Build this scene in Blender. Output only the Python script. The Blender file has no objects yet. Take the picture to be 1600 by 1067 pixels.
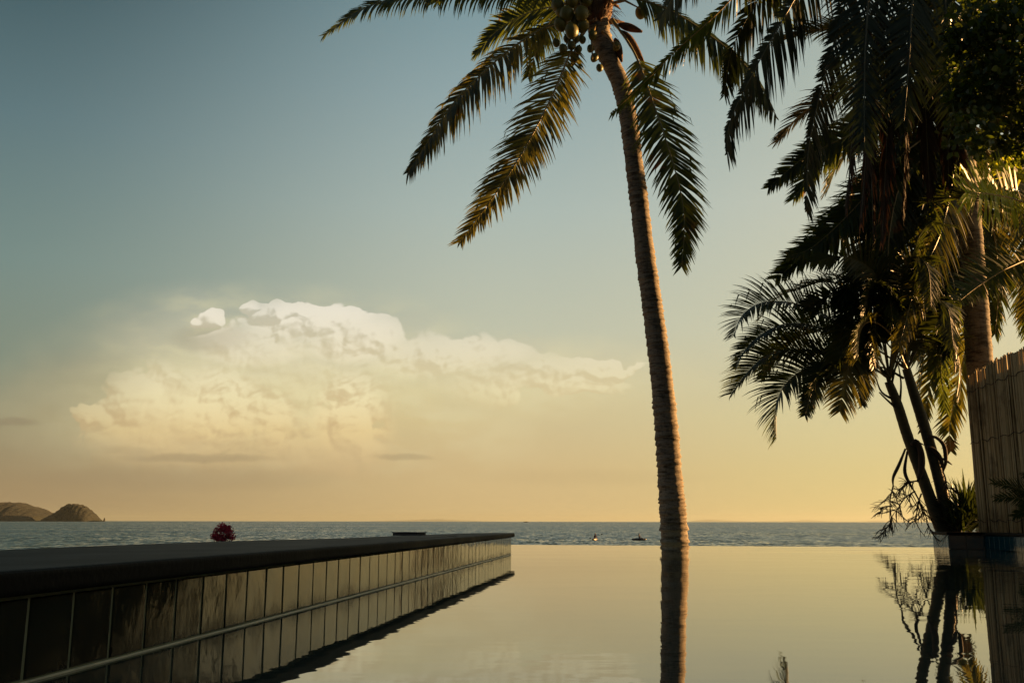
import bpy, math, random
from mathutils import Vector, Matrix
R = math.radians
random.seed(7)
SC = bpy.context.scene
COL = SC.collection

# ------------------------------------------------------------------ camera
F = 1500.0                       # focal length in photograph pixels (1600 wide)
PITCH = math.atan(281.0 / F)
CAMZ = 0.40
cam = bpy.data.cameras.new('camera'); camo = bpy.data.objects.new('camera', cam); COL.objects.link(camo)
cam.sensor_width = 36; cam.lens = 36 * F / 1600; cam.clip_start = 0.05; cam.clip_end = 600000
camo.location = (0, 0, CAMZ)
camo.rotation_euler = (Matrix.Rotation(R(90) + PITCH, 4, 'X') @ Matrix.Rotation(R(0.09), 4, 'Z')).to_euler()
SC.camera = camo
SC.view_settings.view_transform = 'Standard'; SC.view_settings.look = 'None'
SC.view_settings.gamma = 1; SC.view_settings.exposure = 1.8
SC.cycles.max_bounces = 8; SC.cycles.transparent_max_bounces = 8
SC.cycles.volume_bounces = 0

SUN_AZ, SUN_EL = 71.0, 9.0       # degrees right of the view direction, above the horizon

def W(px, py, Y):
    """pixel of the photograph + true distance forward -> place in the world"""
    u = (px - 800) / F; v = (533.5 - py) / F
    c, s = math.cos(PITCH), math.sin(PITCH)
    r = Vector((u, c - v * s, s + v * c)); k = Y / r.y
    return Vector((r.x * k, Y, CAMZ + r.z * k))

def Wz(px, py, z):
    """pixel -> the place where its ray meets the level z"""
    p = W(px, py, 1.0); k = (z - CAMZ) / (p.z - CAMZ); return Vector((p.x * k, k, z))

# ------------------------------------------------------------------ node helper
class N:
    """tiny expression builder over shader nodes"""
    tree = None
    def __init__(s, sock): s.s = sock
    @staticmethod
    def put(inp, v):
        if isinstance(v, N): N.tree.links.new(v.s, inp)
        else: inp.default_value = v
    @staticmethod
    def m(op, *a):
        n = N.tree.nodes.new('ShaderNodeMath'); n.operation = op
        for i, x in enumerate(a): N.put(n.inputs[i], x)
        return N(n.outputs[0])
    def __add__(s, o): return N.m('ADD', s, o)
    __radd__ = __add__
    def __sub__(s, o): return N.m('SUBTRACT', s, o)
    def __rsub__(s, o): return N.m('SUBTRACT', o, s)
    def __mul__(s, o): return N.m('MULTIPLY', s, o)
    __rmul__ = __mul__
    def __truediv__(s, o): return N.m('DIVIDE', s, o)
def clamp(x):
    r = N.m('ADD', x, 0.0); r.s.node.use_clamp = True; return r
def sstep(x, a, b):
    n = N.tree.nodes.new('ShaderNodeMapRange'); n.interpolation_type = 'SMOOTHSTEP'
    N.put(n.inputs[0], x); N.put(n.inputs[1], a); N.put(n.inputs[2], b)
    return N(n.outputs[0])
def comb(x, y, z):
    n = N.tree.nodes.new('ShaderNodeCombineXYZ')
    for i, v in enumerate((x, y, z)): N.put(n.inputs[i], v)
    return N(n.outputs[0])
def noise(vec, scale, detail=4, rough=0.5, dist=0.0, out=0, dims='3D'):
    n = N.tree.nodes.new('ShaderNodeTexNoise'); n.noise_dimensions = dims
    if vec is not None: N.put(n.inputs['Vector'], vec)
    N.put(n.inputs['Scale'], scale); N.put(n.inputs['Detail'], detail); N.put(n.inputs['Roughness'], rough)
    N.put(n.inputs['Distortion'], dist)
    return N(n.outputs[out])
def mix(f, a, b):
    n = N.tree.nodes.new('ShaderNodeMix'); n.data_type = 'RGBA'
    N.put(n.inputs[0], f); N.put(n.inputs[6], a if isinstance(a, N) else (*a, 1)); N.put(n.inputs[7], b if isinstance(b, N) else (*b, 1))
    return N(n.outputs[2])
def ramp(f, stops):
    n = N.tree.nodes.new('ShaderNodeValToRGB'); cr = n.color_ramp
    N.put(n.inputs[0], f)
    while len(cr.elements) < len(stops): cr.elements.new(0.5)
    for e, (p, c) in zip(cr.elements, stops): e.position = p; e.color = (*c, 1)
    return N(n.outputs[0])
def mapping(vec, scale=(1, 1, 1), rot=(0, 0, 0)):
    n = N.tree.nodes.new('ShaderNodeMapping'); N.put(n.inputs[0], vec)
    n.inputs['Scale'].default_value = scale; n.inputs['Rotation'].default_value = rot
    return N(n.outputs[0])
def coord(out='Object'):
    return N(N.tree.nodes.new('ShaderNodeTexCoord').outputs[out])
def bump(h, dist, strength=1.0):
    n = N.tree.nodes.new('ShaderNodeBump'); N.put(n.inputs['Height'], h)
    n.inputs['Distance'].default_value = dist; n.inputs['Strength'].default_value = strength
    return N(n.outputs[0])
def lin(r, g, b):
    f = lambda c: (c / 255 / 12.92) if c <= 10 else ((c / 255 + 0.055) / 1.055) ** 2.4
    return (f(r), f(g), f(b))

# ------------------------------------------------------------------ world: dusk sky with one thunderhead
def G(px, py):
    p = W(px, py, F)             # direction -> gnomonic dome coordinates
    return p.x, p.z - CAMZ
world = bpy.data.worlds.new('World'); SC.world = world; world.use_nodes = True
world.cycles.sampling_method = 'MANUAL'; world.cycles.sample_map_resolution = 512
nt = world.node_tree; nt.nodes.clear(); N.tree = nt
gen = coord('Generated')
sp = nt.nodes.new('ShaderNodeSeparateXYZ'); N.put(sp.inputs[0], gen)
dx, dy, dz = (N(o) for o in sp.outputs)
el = N.m('ARCSINE', dz) * (180 / math.pi)
az = N.m('ARCTAN2', dx, dy) * (180 / math.pi)
elp = clamp(el / 60)
def er(px_list):   # photograph rows -> elevation stops of the ramp
    out = []
    for y, c in px_list:
        p = W(800, y, 1.0); e = math.degrees(math.atan2(p.z - CAMZ, 1.0))
        out.append((max(0, min(1, e / 60)), lin(*c)))
    return out
left = ramp(elp, er([(815, (156, 130, 96)), (760, (156, 135, 101)), (690, (150, 140, 110)), (600, (131, 142, 124)), (450, (119, 141, 135)), (250, (95, 121, 126)), (100, (74, 100, 106)), (0, (56, 80, 88)), (-500, (48, 66, 80))]))
midc = ramp(elp, er([(815, (214, 185, 132)), (740, (212, 186, 135)), (650, (211, 195, 150)), (520, (196, 198, 174)), (330, (175, 189, 181)), (150, (149, 171, 173)), (0, (126, 154, 160)), (-500, (64, 88, 104))]))
right = ramp(elp, er([(815, (226, 200, 130)), (740, (222, 203, 140)), (650, (217, 207, 157)), (520, (210, 207, 176)), (330, (198, 202, 185)), (150, (176, 187, 176)), (0, (158, 171, 166)), (-500, (78, 94, 102))]))
sky = mix(sstep(az, -31.0, 1.0), left, midc)
sky = mix(sstep(az, 0.0, 24.0), sky, right)
behind = sstep(N.m('ABSOLUTE', az - 14.0), 88.0, 140.0)             # the quarter away from the sun, at the viewer's back
sky = mix(behind, sky, ramp(elp, [(0, lin(44, 50, 54)), (0.3, lin(60, 72, 82)), (1, lin(48, 64, 80))]))
far_left = sstep(az, -33.0, -62.0) * (1 - behind)
sky = mix(far_left * .8, sky, ramp(elp, [(0, lin(196, 176, 150)), (0.25, lin(172, 176, 170)), (1, lin(110, 130, 140))]))
glow = sstep(N.m('ABSOLUTE', az - SUN_AZ), 58.0, 10.0) * sstep(el, 32.0, 1.0)
sky = mix(glow * 0.6, sky, (1.0, 0.66, 0.28))
# cloud
gx = dx / N.m('MAXIMUM', dy, 0.05) * F
gy = dz / N.m('MAXIMUM', dy, 0.05) * F
BL = [  # px, py, rx, ry, weight : the swelling towers and the anvil
    (500, 503, 62, 26, 1.0), (560, 528, 62, 30, .9), (432, 492, 34, 15, .9), (392, 483, 13, 8, .8), (326, 499, 20, 10, .9),
    (358, 540, 44, 26, .8), (470, 570, 170, 62, .8), (345, 590, 120, 62, .7), (225, 628, 55, 42, .9), (310, 648, 92, 52, 1.0),
    (140, 652, 28, 20, .8), (428, 668, 22, 34, .8), (545, 672, 34, 48, 1.0), (490, 700, 60, 34, .8), (250, 690, 90, 40, .7), (400, 680, 210, 75, .5),
    (690, 560, 130, 30, .8), (830, 572, 130, 20, .7), (950, 576, 62, 9, .7), (890, 594, 80, 16, .5), (620, 640, 150, 90, .4)]
grp = bpy.data.node_groups.new('cloud_field', 'ShaderNodeTree')
grp.interface.new_socket('x', in_out='INPUT', socket_type='NodeSocketFloat')
grp.interface.new_socket('y', in_out='INPUT', socket_type='NodeSocketFloat')
grp.interface.new_socket('h', in_out='OUTPUT', socket_type='NodeSocketFloat')
gi = grp.nodes.new('NodeGroupInput'); go = grp.nodes.new('NodeGroupOutput')
N.tree = grp
X, Yy = N(gi.outputs[0]), N(gi.outputs[1])
v = comb(X * 0.01, Yy * 0.01, 0.0)
wn = N.tree.nodes.new('ShaderNodeTexNoise'); N.put(wn.inputs['Vector'], v); wn.inputs['Scale'].default_value = 1.6; wn.inputs['Detail'].default_value = 2.5; wn.inputs['Roughness'].default_value = 0.5
ws = N.tree.nodes.new('ShaderNodeSeparateColor'); N.put(ws.inputs[0], N(wn.outputs[1]))
X2 = X + (N(ws.outputs[0]) - 0.5) * 66; Y2 = Yy + (N(ws.outputs[1]) - 0.5) * 46
field = None
for (px, py, rx, ry, w) in BL:
    cx, cy = G(px, py)
    a = (X2 - cx) * (1 / (rx * 1.3)); b = (Y2 - cy) * (1 / (ry * 1.3))
    t = (1 - (a * a + b * b)) * w
    field = t if field is None else N.m('SMOOTH_MAX', field, t, 0.12)
def puffs(scale, smooth):
    n = N.tree.nodes.new('ShaderNodeTexVoronoi'); n.feature = 'SMOOTH_F1'; n.voronoi_dimensions = '2D'; n.inputs['Randomness'].default_value = 1.0
    N.put(n.inputs['Vector'], comb(X2 * 0.01, Y2 * 0.013, 0.0)); N.put(n.inputs['Scale'], scale); N.put(n.inputs['Smoothness'], smooth)
    d_ = N(n.outputs['Distance']); return 1 - d_ * d_ * 1.7
rag = sstep(noise(comb(X * .01, Yy * .01, 3.0), .9, 2), .38, .62)           # crisp billows in places, smooth veils between
h = field + ((puffs(2.0, .25) - 0.6) * 0.42 + (puffs(4.6, .2) - 0.6) * 0.22 + (puffs(10.0, .2) - 0.6) * 0.13 + (noise(v, 11.0, 4, .55) - 0.5) * 0.13) * (rag * .6 + .4)
h = N.m('MAXIMUM', h, -0.6)
N.put(go.inputs[0], h)
N.tree = nt
def cf(x, y):
    g = nt.nodes.new('ShaderNodeGroup'); g.node_tree = grp; N.put(g.inputs[0], x); N.put(g.inputs[1], y); return N(g.outputs[0])
h0 = cf(gx, gy); h1 = cf(gx + 6, gy + 7)
relief = h0 - h1                                    # turned to the sun: right and up
hz = sstep(gy, G(500, 800)[1], G(500, 650)[1])      # the base sinks into the haze
wob = (noise(comb(gx * .01, gy * .012, 5.0), 1.3, 4, .5) - .5)
def spot(lst, soft=1.0, wb=0.9):
    out_ = None
    for (px, py, rx, ry, k) in lst:
        cx, cy = G(px, py); a_ = (gx - cx) * (1 / rx); b_ = (gy - cy) * (1 / ry)
        t_ = sstep(a_ * a_ + b_ * b_ + wob * wb, soft, 0.0) * k
        out_ = t_ if out_ is None else N.m('MAXIMUM', out_, t_)
    return out_
# where the billows are sharp, and how strongly they stand out of the veil
K = spot([(490, 497, 170, 48, 1.0), (326, 500, 60, 36, 1.0), (390, 483, 30, 20, .9), (400, 540, 110, 50, .75), (560, 525, 110, 55, .95), (235, 650, 140, 90, .95), (335, 650, 140, 90, .95), (548, 665, 75, 100, 1.0), (426, 668, 55, 65, .9),
          (140, 650, 50, 38, .95), (700, 552, 190, 44, .7), (950, 575, 130, 38, .6), (500, 695, 130, 60, .7), (850, 595, 180, 50, .6), (450, 590, 200, 80, .35)], 1.25, .7)
veil = spot([(420, 610, 420, 180, .85), (300, 640, 340, 160, .8), (320, 550, 230, 120, .8), (330, 520, 90, 60, .8), (760, 590, 360, 84, .6), (600, 670, 280, 130, .55), (520, 540, 240, 80, .7)], 1.15, .5)
vn = noise(comb(gx * .006, gy * .014, 1.0), 1.6, 4, .5)
vy = clamp((gy - G(500, 740)[1]) / (G(500, 480)[1] - G(500, 740)[1]))
vcol = ramp(vy, [(0, lin(212, 184, 136)), (0.3, lin(224, 202, 146)), (0.5, lin(230, 216, 164)), (0.75, lin(216, 208, 174)), (1, lin(188, 188, 168))])
vcol = mix(sstep(vn, .4, .62) * .5, vcol, lin(238, 228, 180))
side = sstep(gx, G(40, 600)[0], G(330, 600)[0])
vcol = mix((1 - side) * .55, vcol, lin(146, 140, 112))
front = sstep(dy, 0.0, 0.2)
sky = mix(clamp(veil * hz * (vn * .6 + .65)) * front, sky, vcol)
hard_a = sstep(h0, -0.04, 0.15)
alpha = hard_a * K * hz * 0.96 * front
lit = ramp(vy, [(0, lin(224, 192, 142)), (0.25, lin(238, 212, 154)), (0.45, lin(247, 233, 184)), (0.7, lin(244, 233, 200)), (1, lin(242, 235, 216))])
dark = ramp(vy, [(0, lin(204, 174, 130)), (0.3, lin(214, 186, 136)), (0.6, lin(220, 203, 160)), (1, lin(202, 197, 176))])
upper = vy * .5 + .5
ccol = mix(sstep(relief * upper + h0 * .05 + (1 - upper) * .06, -0.21, 0.17), dark, lit)
ccol = mix((1 - side) * 0.35, ccol, lin(160, 146, 112))
sky = mix(clamp(alpha), sky, ccol)
for (px, py, rx, ry, k) in [(310, 716, 130, 8, .4), (630, 714, 50, 6, .32), (18, 661, 48, 8, .45), (200, 705, 60, 8, .2), (300, 748, 260, 22, .22), (920, 745, 200, 14, .08), (120, 600, 120, 60, .12), (330, 530, 70, 26, .25)]:
    cx, cy = G(px, py)
    a = (gx - cx) * (1 / rx); b = (gy - cy + (noise(comb(gx * .01, 0.0, 0.0), 2.0, 3) - .5) * 14) * (1 / ry)
    sky = mix(sstep(a * a + b * b, 1.3, 0.0) * k * front, sky, lin(138, 122, 98))
nish = nt.nodes.new('ShaderNodeTexSky'); nish.sky_type = 'NISHITA'; nish.sun_disc = False
nish.sun_elevation = R(SUN_EL); nish.sun_rotation = R(SUN_AZ)
sc = nt.nodes.new('ShaderNodeVectorMath'); sc.operation = 'SCALE'; N.put(sc.inputs[0], N(nish.outputs[0])); sc.inputs['Scale'].default_value = 0.05
low = sstep(el, -1.0, 0.0)
sky = mix(0.06, sky, N(sc.outputs[0]))
bg = nt.nodes.new('ShaderNodeBackground'); N.put(bg.inputs[0], sky); bg.inputs[1].default_value = 0.287
wo = nt.nodes.new('ShaderNodeOutputWorld'); nt.links.new(bg.outputs[0], wo.inputs[0])

# ------------------------------------------------------------------ sun
sl = bpy.data.lights.new('sun', 'SUN'); sl.energy = 5.0; sl.angle = R(0.6); sl.color = (1.0, 0.52, 0.18)
so = bpy.data.objects.new('sun', sl); COL.objects.link(so)
sd = Vector((math.sin(R(SUN_AZ)) * math.cos(R(SUN_EL)), math.cos(R(SUN_AZ)) * math.cos(R(SUN_EL)), math.sin(R(SUN_EL))))
so.rotation_euler = sd.to_track_quat('Z', 'Y').to_euler()

# ------------------------------------------------------------------ materials
def material(name, fn):
    m = bpy.data.materials.new(name); m.use_nodes = True; t = m.node_tree; t.nodes.clear(); N.tree = t
    out = t.nodes.new('ShaderNodeOutputMaterial'); N.put(out.inputs[0], fn()); return m
def pbsdf(col, rough=0.6, normal=None, spec=0.5, **kw):
    n = N.tree.nodes.new('ShaderNodeBsdfPrincipled')
    N.put(n.inputs['Base Color'], col if isinstance(col, N) else (*col, 1)); N.put(n.inputs['Roughness'], rough)
    N.put(n.inputs['Specular IOR Level'], spec)
    if normal: N.put(n.inputs['Normal'], normal)
    for k, v_ in kw.items(): N.put(n.inputs[k.replace('_', ' ')], v_)
    return N(n.outputs[0])
def leaf_mat(name, c1, c2, tr, tfac=0.35, rough=0.45, brown=0.0):
    def f():
        co = coord()
        oi = N(N.tree.nodes.new('ShaderNodeObjectInfo').outputs['Random'])
        c = mix(noise(co, 2.2, 3), c1, c2)
        c = mix(oi * 0.35, c, tuple(x * 0.55 for x in c1))
        bm = sstep(noise(co, 1.3, 5, .6) + oi * 0.12, 0.62 - brown, 0.74 - brown)
        c = mix(bm * 0.85, c, (0.16, 0.085, 0.03))
        t = N.tree.nodes.new('ShaderNodeBsdfTranslucent'); N.put(t.inputs[0], mix(bm, tr, (0.42, 0.2, 0.05)))
        mx = N.tree.nodes.new('ShaderNodeMixShader'); mx.inputs[0].default_value = tfac
        N.put(mx.inputs[1], pbsdf(c, rough, spec=0.35)); N.put(mx.inputs[2], N(t.outputs[0]))
        return N(mx.outputs[0])
    return material(name, f)
M = {}
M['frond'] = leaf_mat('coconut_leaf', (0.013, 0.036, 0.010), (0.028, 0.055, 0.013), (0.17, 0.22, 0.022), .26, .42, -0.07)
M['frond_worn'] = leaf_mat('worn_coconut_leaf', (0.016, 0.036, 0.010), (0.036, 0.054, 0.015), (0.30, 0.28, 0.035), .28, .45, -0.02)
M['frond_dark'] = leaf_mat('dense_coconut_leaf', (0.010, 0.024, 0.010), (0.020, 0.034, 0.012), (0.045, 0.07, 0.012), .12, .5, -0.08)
M['frond_bright'] = leaf_mat('sunlit_young_palm_leaf', (0.035, 0.075, 0.012), (0.06, 0.10, 0.016), (0.60, 0.66, 0.04), .62, .38, -0.3)  # young palm leaf, sunlit brightness raised in its base and translucent colours
M['frond_dead'] = leaf_mat('dead_frond', (0.022, 0.015, 0.010), (0.042, 0.026, 0.016), (0.05, 0.026, 0.012), .08, .85, -0.3)
M['areca'] = leaf_mat('clumping_palm_leaf', (0.010, 0.026, 0.009), (0.024, 0.042, 0.012), (0.13, 0.17, 0.02), .22, .4, -0.08)
M['broad'] = leaf_mat('broad_leaf', (0.012, 0.034, 0.008), (0.026, 0.056, 0.012), (0.20, 0.28, 0.02), .22, .38, -0.2)
M['spiky'] = leaf_mat('spiky_leaf', (0.012, 0.03, 0.01), (0.025, 0.05, 0.014), (0.10, 0.14, 0.02), .2, .4, -0.2)
M['red'] = leaf_mat('red_flower', (0.26, 0.02, 0.045), (0.42, 0.04, 0.08), (0.55, 0.04, 0.08), .35, .6, -0.5)
M['rib'] = material('midrib', lambda: pbsdf(mix(noise(coord(), 6, 3), (0.16, 0.15, 0.07), (0.26, 0.22, 0.11)), .38))
M['rib_gold'] = material('golden_midrib', lambda: pbsdf(mix(noise(coord(), 6, 3), (0.22, 0.15, 0.05), (0.32, 0.22, 0.08)), .4))
M['rib_dark'] = material('dark_midrib', lambda: pbsdf(mix(noise(coord(), 6, 3), (0.05, 0.055, 0.025), (0.09, 0.085, 0.04)), .45))
def trunk_f():
    co = coord(); fine = noise(mapping(co, (1, 1, 5)), 5.5, 6, .68); big = noise(mapping(co, (1, 1, 3)), 2.2, 4)
    vert = noise(mapping(co, (30, 30, 1.5)), 1.5, 4, .6)
    c = ramp(fine * .66 + big * .2 + vert * .14, [(.36, (0.035, 0.027, 0.018)), (.45, (0.12, 0.102, 0.078)), (.55, (0.27, 0.235, 0.185)), (.64, (0.075, 0.062, 0.048))])
    return pbsdf(c, .85, bump(fine * .6 + vert * .3, .006, .8), .2)
M['trunk'] = material('coconut_trunk', trunk_f)
def stem_f():
    co = coord(); w = noise(mapping(co, (1, 1, 8)), 5, 4)
    return pbsdf(mix(w, (0.035, 0.042, 0.022), (0.09, 0.085, 0.05)), .6, bump(w, .01), .3)
M['stem'] = material('green_stem', stem_f)
M['bark'] = material('dark_bark', lambda: pbsdf(mix(noise(coord(), 9, 5), (0.03, 0.022, 0.016), (0.07, 0.05, 0.035)), .85, bump(noise(coord(), 25, 4), .01)))
M['fibre'] = material('palm_fibre', lambda: pbsdf(mix(noise(mapping(coord(), (1, 1, .2)), 40, 5), (0.06, 0.032, 0.018), (0.17, 0.09, 0.045)), .9, bump(noise(mapping(coord(), (1, 1, .1)), 60, 4), .02)))
M['nut'] = material('green_coconut', lambda: pbsdf(mix(noise(coord(), 5, 4), (0.065, 0.078, 0.015), (0.16, 0.135, 0.028)), .42, bump(noise(coord(), 30, 3), .003), .4))
def coping_f():
    co = coord(); n1 = noise(co, 3.0, 6, .6); n2 = noise(co, 45, 4, .6)
    c = ramp(n1, [(.3, (0.005, 0.005, 0.004)), (.6, (0.011, 0.010, 0.008)), (.75, (0.022, 0.019, 0.015))])
    return pbsdf(c, n1 * .3 + .5, bump(n2 * .6 + n1, .004), .08)
M['coping'] = material('dark_stone', coping_f)
def tile_f():
    ob = coord(); n1 = noise(ob, 5, 5, .6); n2 = noise(ob, 60, 3)
    xs = N.tree.nodes.new('ShaderNodeSeparateXYZ'); N.put(xs.inputs[0], ob); z = N(xs.outputs[2])
    isl = N(N.tree.nodes.new('ShaderNodeNewGeometry').outputs['Random Per Island'])
    low_band = sstep(z + (noise(ob, 4.5, 5, .65) - .5) * .16, .085, .0)           # darker, less glossy band above the water line
    scale = sstep(noise(mapping(ob, (1, 1, .35)), 16, 5, .7), .58, .72) * .5   # lime runs
    c = mix(n1, (0.004, 0.010, 0.009), (0.014, 0.020, 0.015))
    c = mix(isl * .5, c, (0.016, 0.016, 0.010))
    c = mix(low_band * .7, c, (0.010, 0.009, 0.005)); c = mix(scale * .16, c, (0.09, 0.085, 0.055))
    r = sstep(noise(ob, 7, 6, .65), .35, .75) * .10 + .05 + scale * .22 + low_band * .18
    n = pbsdf(c, r, bump(n2 * .15 + noise(ob, 9, 2) + scale * .1, .0022), .5)
    nd = n.s.node; nd.inputs['IOR'].default_value = 1.62
    N.put(nd.inputs['Specular IOR Level'], .5 - low_band * .34); N.put(nd.inputs['Specular Tint'], mix(isl, (1.0, .80, .52), (1.0, .86, .62)))
    return n
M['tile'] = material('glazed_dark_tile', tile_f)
def btile_f():
    ob = coord(); n1 = noise(ob, 5, 5, .6)
    return pbsdf(mix(n1, (0.003, 0.030, 0.045), (0.007, 0.050, 0.072)), .10, bump(noise(ob, 9, 2), .002), .4)
M['btile'] = material('glazed_blue_tile', btile_f)
M['grout'] = material('grout', lambda: pbsdf(mix(noise(coord(), 8, 5), (0.14, 0.15, 0.08), (0.32, 0.31, 0.18)), .8, bump(noise(coord(), 60, 3), .002)))
M['trim'] = material('pale_trim', lambda: pbsdf(mix(noise(coord(), 6, 5), (0.42, 0.38, 0.24), (0.78, 0.70, 0.48)), .3, bump(noise(coord(), 40, 3), .003)))
def cane_f():
    oi = N.tree.nodes.new('ShaderNodeNewGeometry'); isl = N(oi.outputs['Random Per Island'])
    co = coord(); st = noise(mapping(co, (1, 1, .12)), 30, 5, .6); bl = noise(co, 1.7, 5, .65)
    c = ramp(isl * .6 + st * .4, [(.1, (0.10, 0.072, 0.036)), (.35, (0.34, 0.26, 0.135)), (.6, (0.50, 0.39, 0.22)), (.95, (0.70, 0.58, 0.36))])
    c = mix(sstep(bl, .5, .72) * .6, c, (0.05, 0.035, 0.02))
    return pbsdf(c, .9, bump(st, .004), .1)
M['cane'] = material('bamboo_cane', cane_f)
M['wire'] = material('rusty_wire', lambda: pbsdf((0.03, 0.02, 0.012), .8))
def pool_f():
    co = coord()
    a = noise(mapping(co, (.55, 1.0, 1), (0, 0, R(4))), 1.5, 3, .5); b = noise(mapping(co, (.45, 1.4, 1), (0, 0, R(-10))), 5.5, 2, .5)
    c = noise(mapping(co, (.6, 1.0, 1)), .35, 2, .5)
    patch = sstep(noise(co, .5, 3), .35, .75) * .8 + .25
    xs = N.tree.nodes.new('ShaderNodeSeparateXYZ'); N.put(xs.inputs[0], co)
    stir = sstep(N(xs.outputs[0]), 2.8, 5.6) * 6.5 + .7
    hgt = a * .0022 + b * .0008 * patch + c * .003
    return pbsdf(mix(noise(co, .4, 2), (0.040, 0.050, 0.038), (0.055, 0.062, 0.044)), .015, bump(hgt * stir, 1.0), .5, IOR=1.75)
M['pool'] = material('pool_water', pool_f)
def sea_f():
    co = coord()
    def vecn(sx, sy, sc, det, rot):
        return noise(mapping(co, (sx, sy, 1), (0, 0, R(rot))), sc, det, .6, 0, 1)
    v1 = vecn(1, .25, 1.5, 3, 5); v2 = vecn(1, .3, .38, 3, -6)
    patch = sstep(noise(mapping(co, (.35, 1, 1)), .010, 4, .55), .35, .68)
    def sub(a_, b_):
        n = N.tree.nodes.new('ShaderNodeVectorMath'); n.operation = b_[0]; N.put(n.inputs[0], a_); N.put(n.inputs[1], b_[1]); return N(n.outputs[0])
    s1 = sub(v1, ('SUBTRACT', (.5, .5, .5))); s2 = sub(v2, ('SUBTRACT', (.5, .5, .5)))
    sl = sub(sub(s1, ('MULTIPLY', (.9, 1.5, 0))), ('ADD', sub(s2, ('MULTIPLY', (.5, .9, 0)))))
    k_ = comb(patch * .42 + .38, patch * .42 + .38, 0.0)
    sl = sub(sub(sl, ('MULTIPLY', k_)), ('ADD', (0, -.18, 1)))
    nn = sub(sl, ('NORMALIZE', (0, 0, 0)))
    return pbsdf(mix(patch, (0.036, 0.052, 0.018), (0.054, 0.074, 0.026)), .10, nn, .34, IOR=1.33)
M['sea'] = material('sea_water', sea_f)
M['sand'] = material('sand', lambda: pbsdf(mix(noise(coord(), .8, 6), (0.22, 0.17, 0.11), (0.34, 0.27, 0.18)), .9, bump(noise(coord(), 5, 5), .05)))
M['soil'] = material('garden_soil', lambda: pbsdf(mix(noise(coord(), 2, 6), (0.03, 0.035, 0.015), (0.07, 0.06, 0.035)), .95, bump(noise(coord(), 12, 5), .04)))
M['hill'] = material('wooded_rock', lambda: pbsdf(mix(sstep(noise(coord(), .02, 6, .7), .4, .66), (0.004, 0.008, 0.004), (0.011, 0.013, 0.007)), .95, bump(noise(coord(), .035, 6, .7), 22)))
M['mountain'] = material('far_mountain', lambda: pbsdf(mix(noise(coord(), .001, 5), (0.04, 0.05, 0.03), (0.07, 0.07, 0.05)), .95))
M['plaster'] = material('concrete', lambda: pbsdf(mix(noise(coord(), 2, 6), (0.10, 0.095, 0.08), (0.17, 0.16, 0.13)), .85, bump(noise(coord(), 30, 4), .003)))
M['bluebox'] = material('navy_plastic', lambda: pbsdf(mix(noise(coord(), 9, 4), (0.006, 0.014, 0.026), (0.012, 0.024, 0.04)), .45))
M['kayak'] = material('kayak_hull', lambda: pbsdf(mix(noise(coord(), 3, 3), (0.02, 0.018, 0.02), (0.04, 0.03, 0.03)), .4))
M['skin'] = material('skin', lambda: pbsdf(mix(noise(coord(), 8, 3), (0.12, 0.06, 0.04), (0.16, 0.085, 0.055)), .6))
M['shirt'] = material('dark_shirt', lambda: pbsdf(mix(noise(coord(), 8, 3), (0.05, 0.015, 0.02), (0.07, 0.02, 0.03)), .8))
M['hair'] = material('black_hair', lambda: pbsdf((0.012, 0.01, 0.01), .6))

# ------------------------------------------------------------------ mesh helpers
class MB:
    def __init__(s): s.v = []; s.f = []
    def add(s, vs, fs):
        o = len(s.v); s.v += [tuple(p) for p in vs]; s.f += [tuple(i + o for i in f) for f in fs]
    def box(s, c, size, rot=None):
        c = Vector(c); hx, hy, hz_ = (x / 2 for x in size)
        vs = [Vector((x * hx, y * hy, z * hz_)) for x in (-1, 1) for y in (-1, 1) for z in (-1, 1)]
        if rot: vs = [rot @ q for q in vs]
        s.add([c + q for q in vs], [(0, 1, 3, 2), (4, 6, 7, 5), (0, 4, 5, 1), (2, 3, 7, 6), (0, 2, 6, 4), (1, 5, 7, 3)])
    def tube(s, pts, rad, n=8, cap=True, jit=None):
        m = len(pts); prev = None; vs = []; fs = []
        for i, p in enumerate(pts):
            t = (pts[min(i + 1, m - 1)] - pts[max(i - 1, 0)])
            t = t.normalized() if t.length > 1e-9 else Vector((0, 0, 1))
            if prev is None: prev = t.orthogonal().normalized()
            prev = (prev - t * prev.dot(t)); prev = prev.normalized() if prev.length > 1e-6 else t.orthogonal().normalized()
            b = t.cross(prev); r = rad[min(i, len(rad) - 1)] if isinstance(rad, (list, tuple)) else rad
            for k in range(n):
                a = 2 * math.pi * k / n; rr = r * (jit(i, k) if jit else 1)
                vs.append(p + (prev * math.cos(a) + b * math.sin(a)) * rr)
        for i in range(m - 1):
            for k in range(n):
                k2 = (k + 1) % n; fs.append((i * n + k, i * n + k2, (i + 1) * n + k2, (i + 1) * n + k))
        if cap: fs += [tuple(range(n))[::-1], tuple((m - 1) * n + k for k in range(n))]
        s.add(vs, fs)
    def prism(s, poly, z0, z1):
        n = len(poly); vs = [(x, y, z0) for x, y in poly] + [(x, y, z1) for x, y in poly]
        fs = [tuple(range(n))[::-1], tuple(range(n, 2 * n))] + [(i, (i + 1) % n, n + (i + 1) % n, n + i) for i in range(n)]
        s.add(vs, fs)
    def build(s, name, m, parent=None, smooth=False, bevel=0):
        me = bpy.data.meshes.new(name); me.from_pydata(s.v, [], s.f); me.update()
        o = bpy.data.objects.new(name, me); COL.objects.link(o); me.materials.append(m)
        if smooth: me.polygons.foreach_set('use_smooth', [True] * len(me.polygons))
        if bevel:
            b = o.modifiers.new('bevel', 'BEVEL'); b.width = bevel; b.segments = 3; b.limit_method = 'ANGLE'; b.angle_limit = R(40)
        if parent: o.parent = parent; o.matrix_parent_inverse = Matrix.Translation(-parent.location)
        return o
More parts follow.
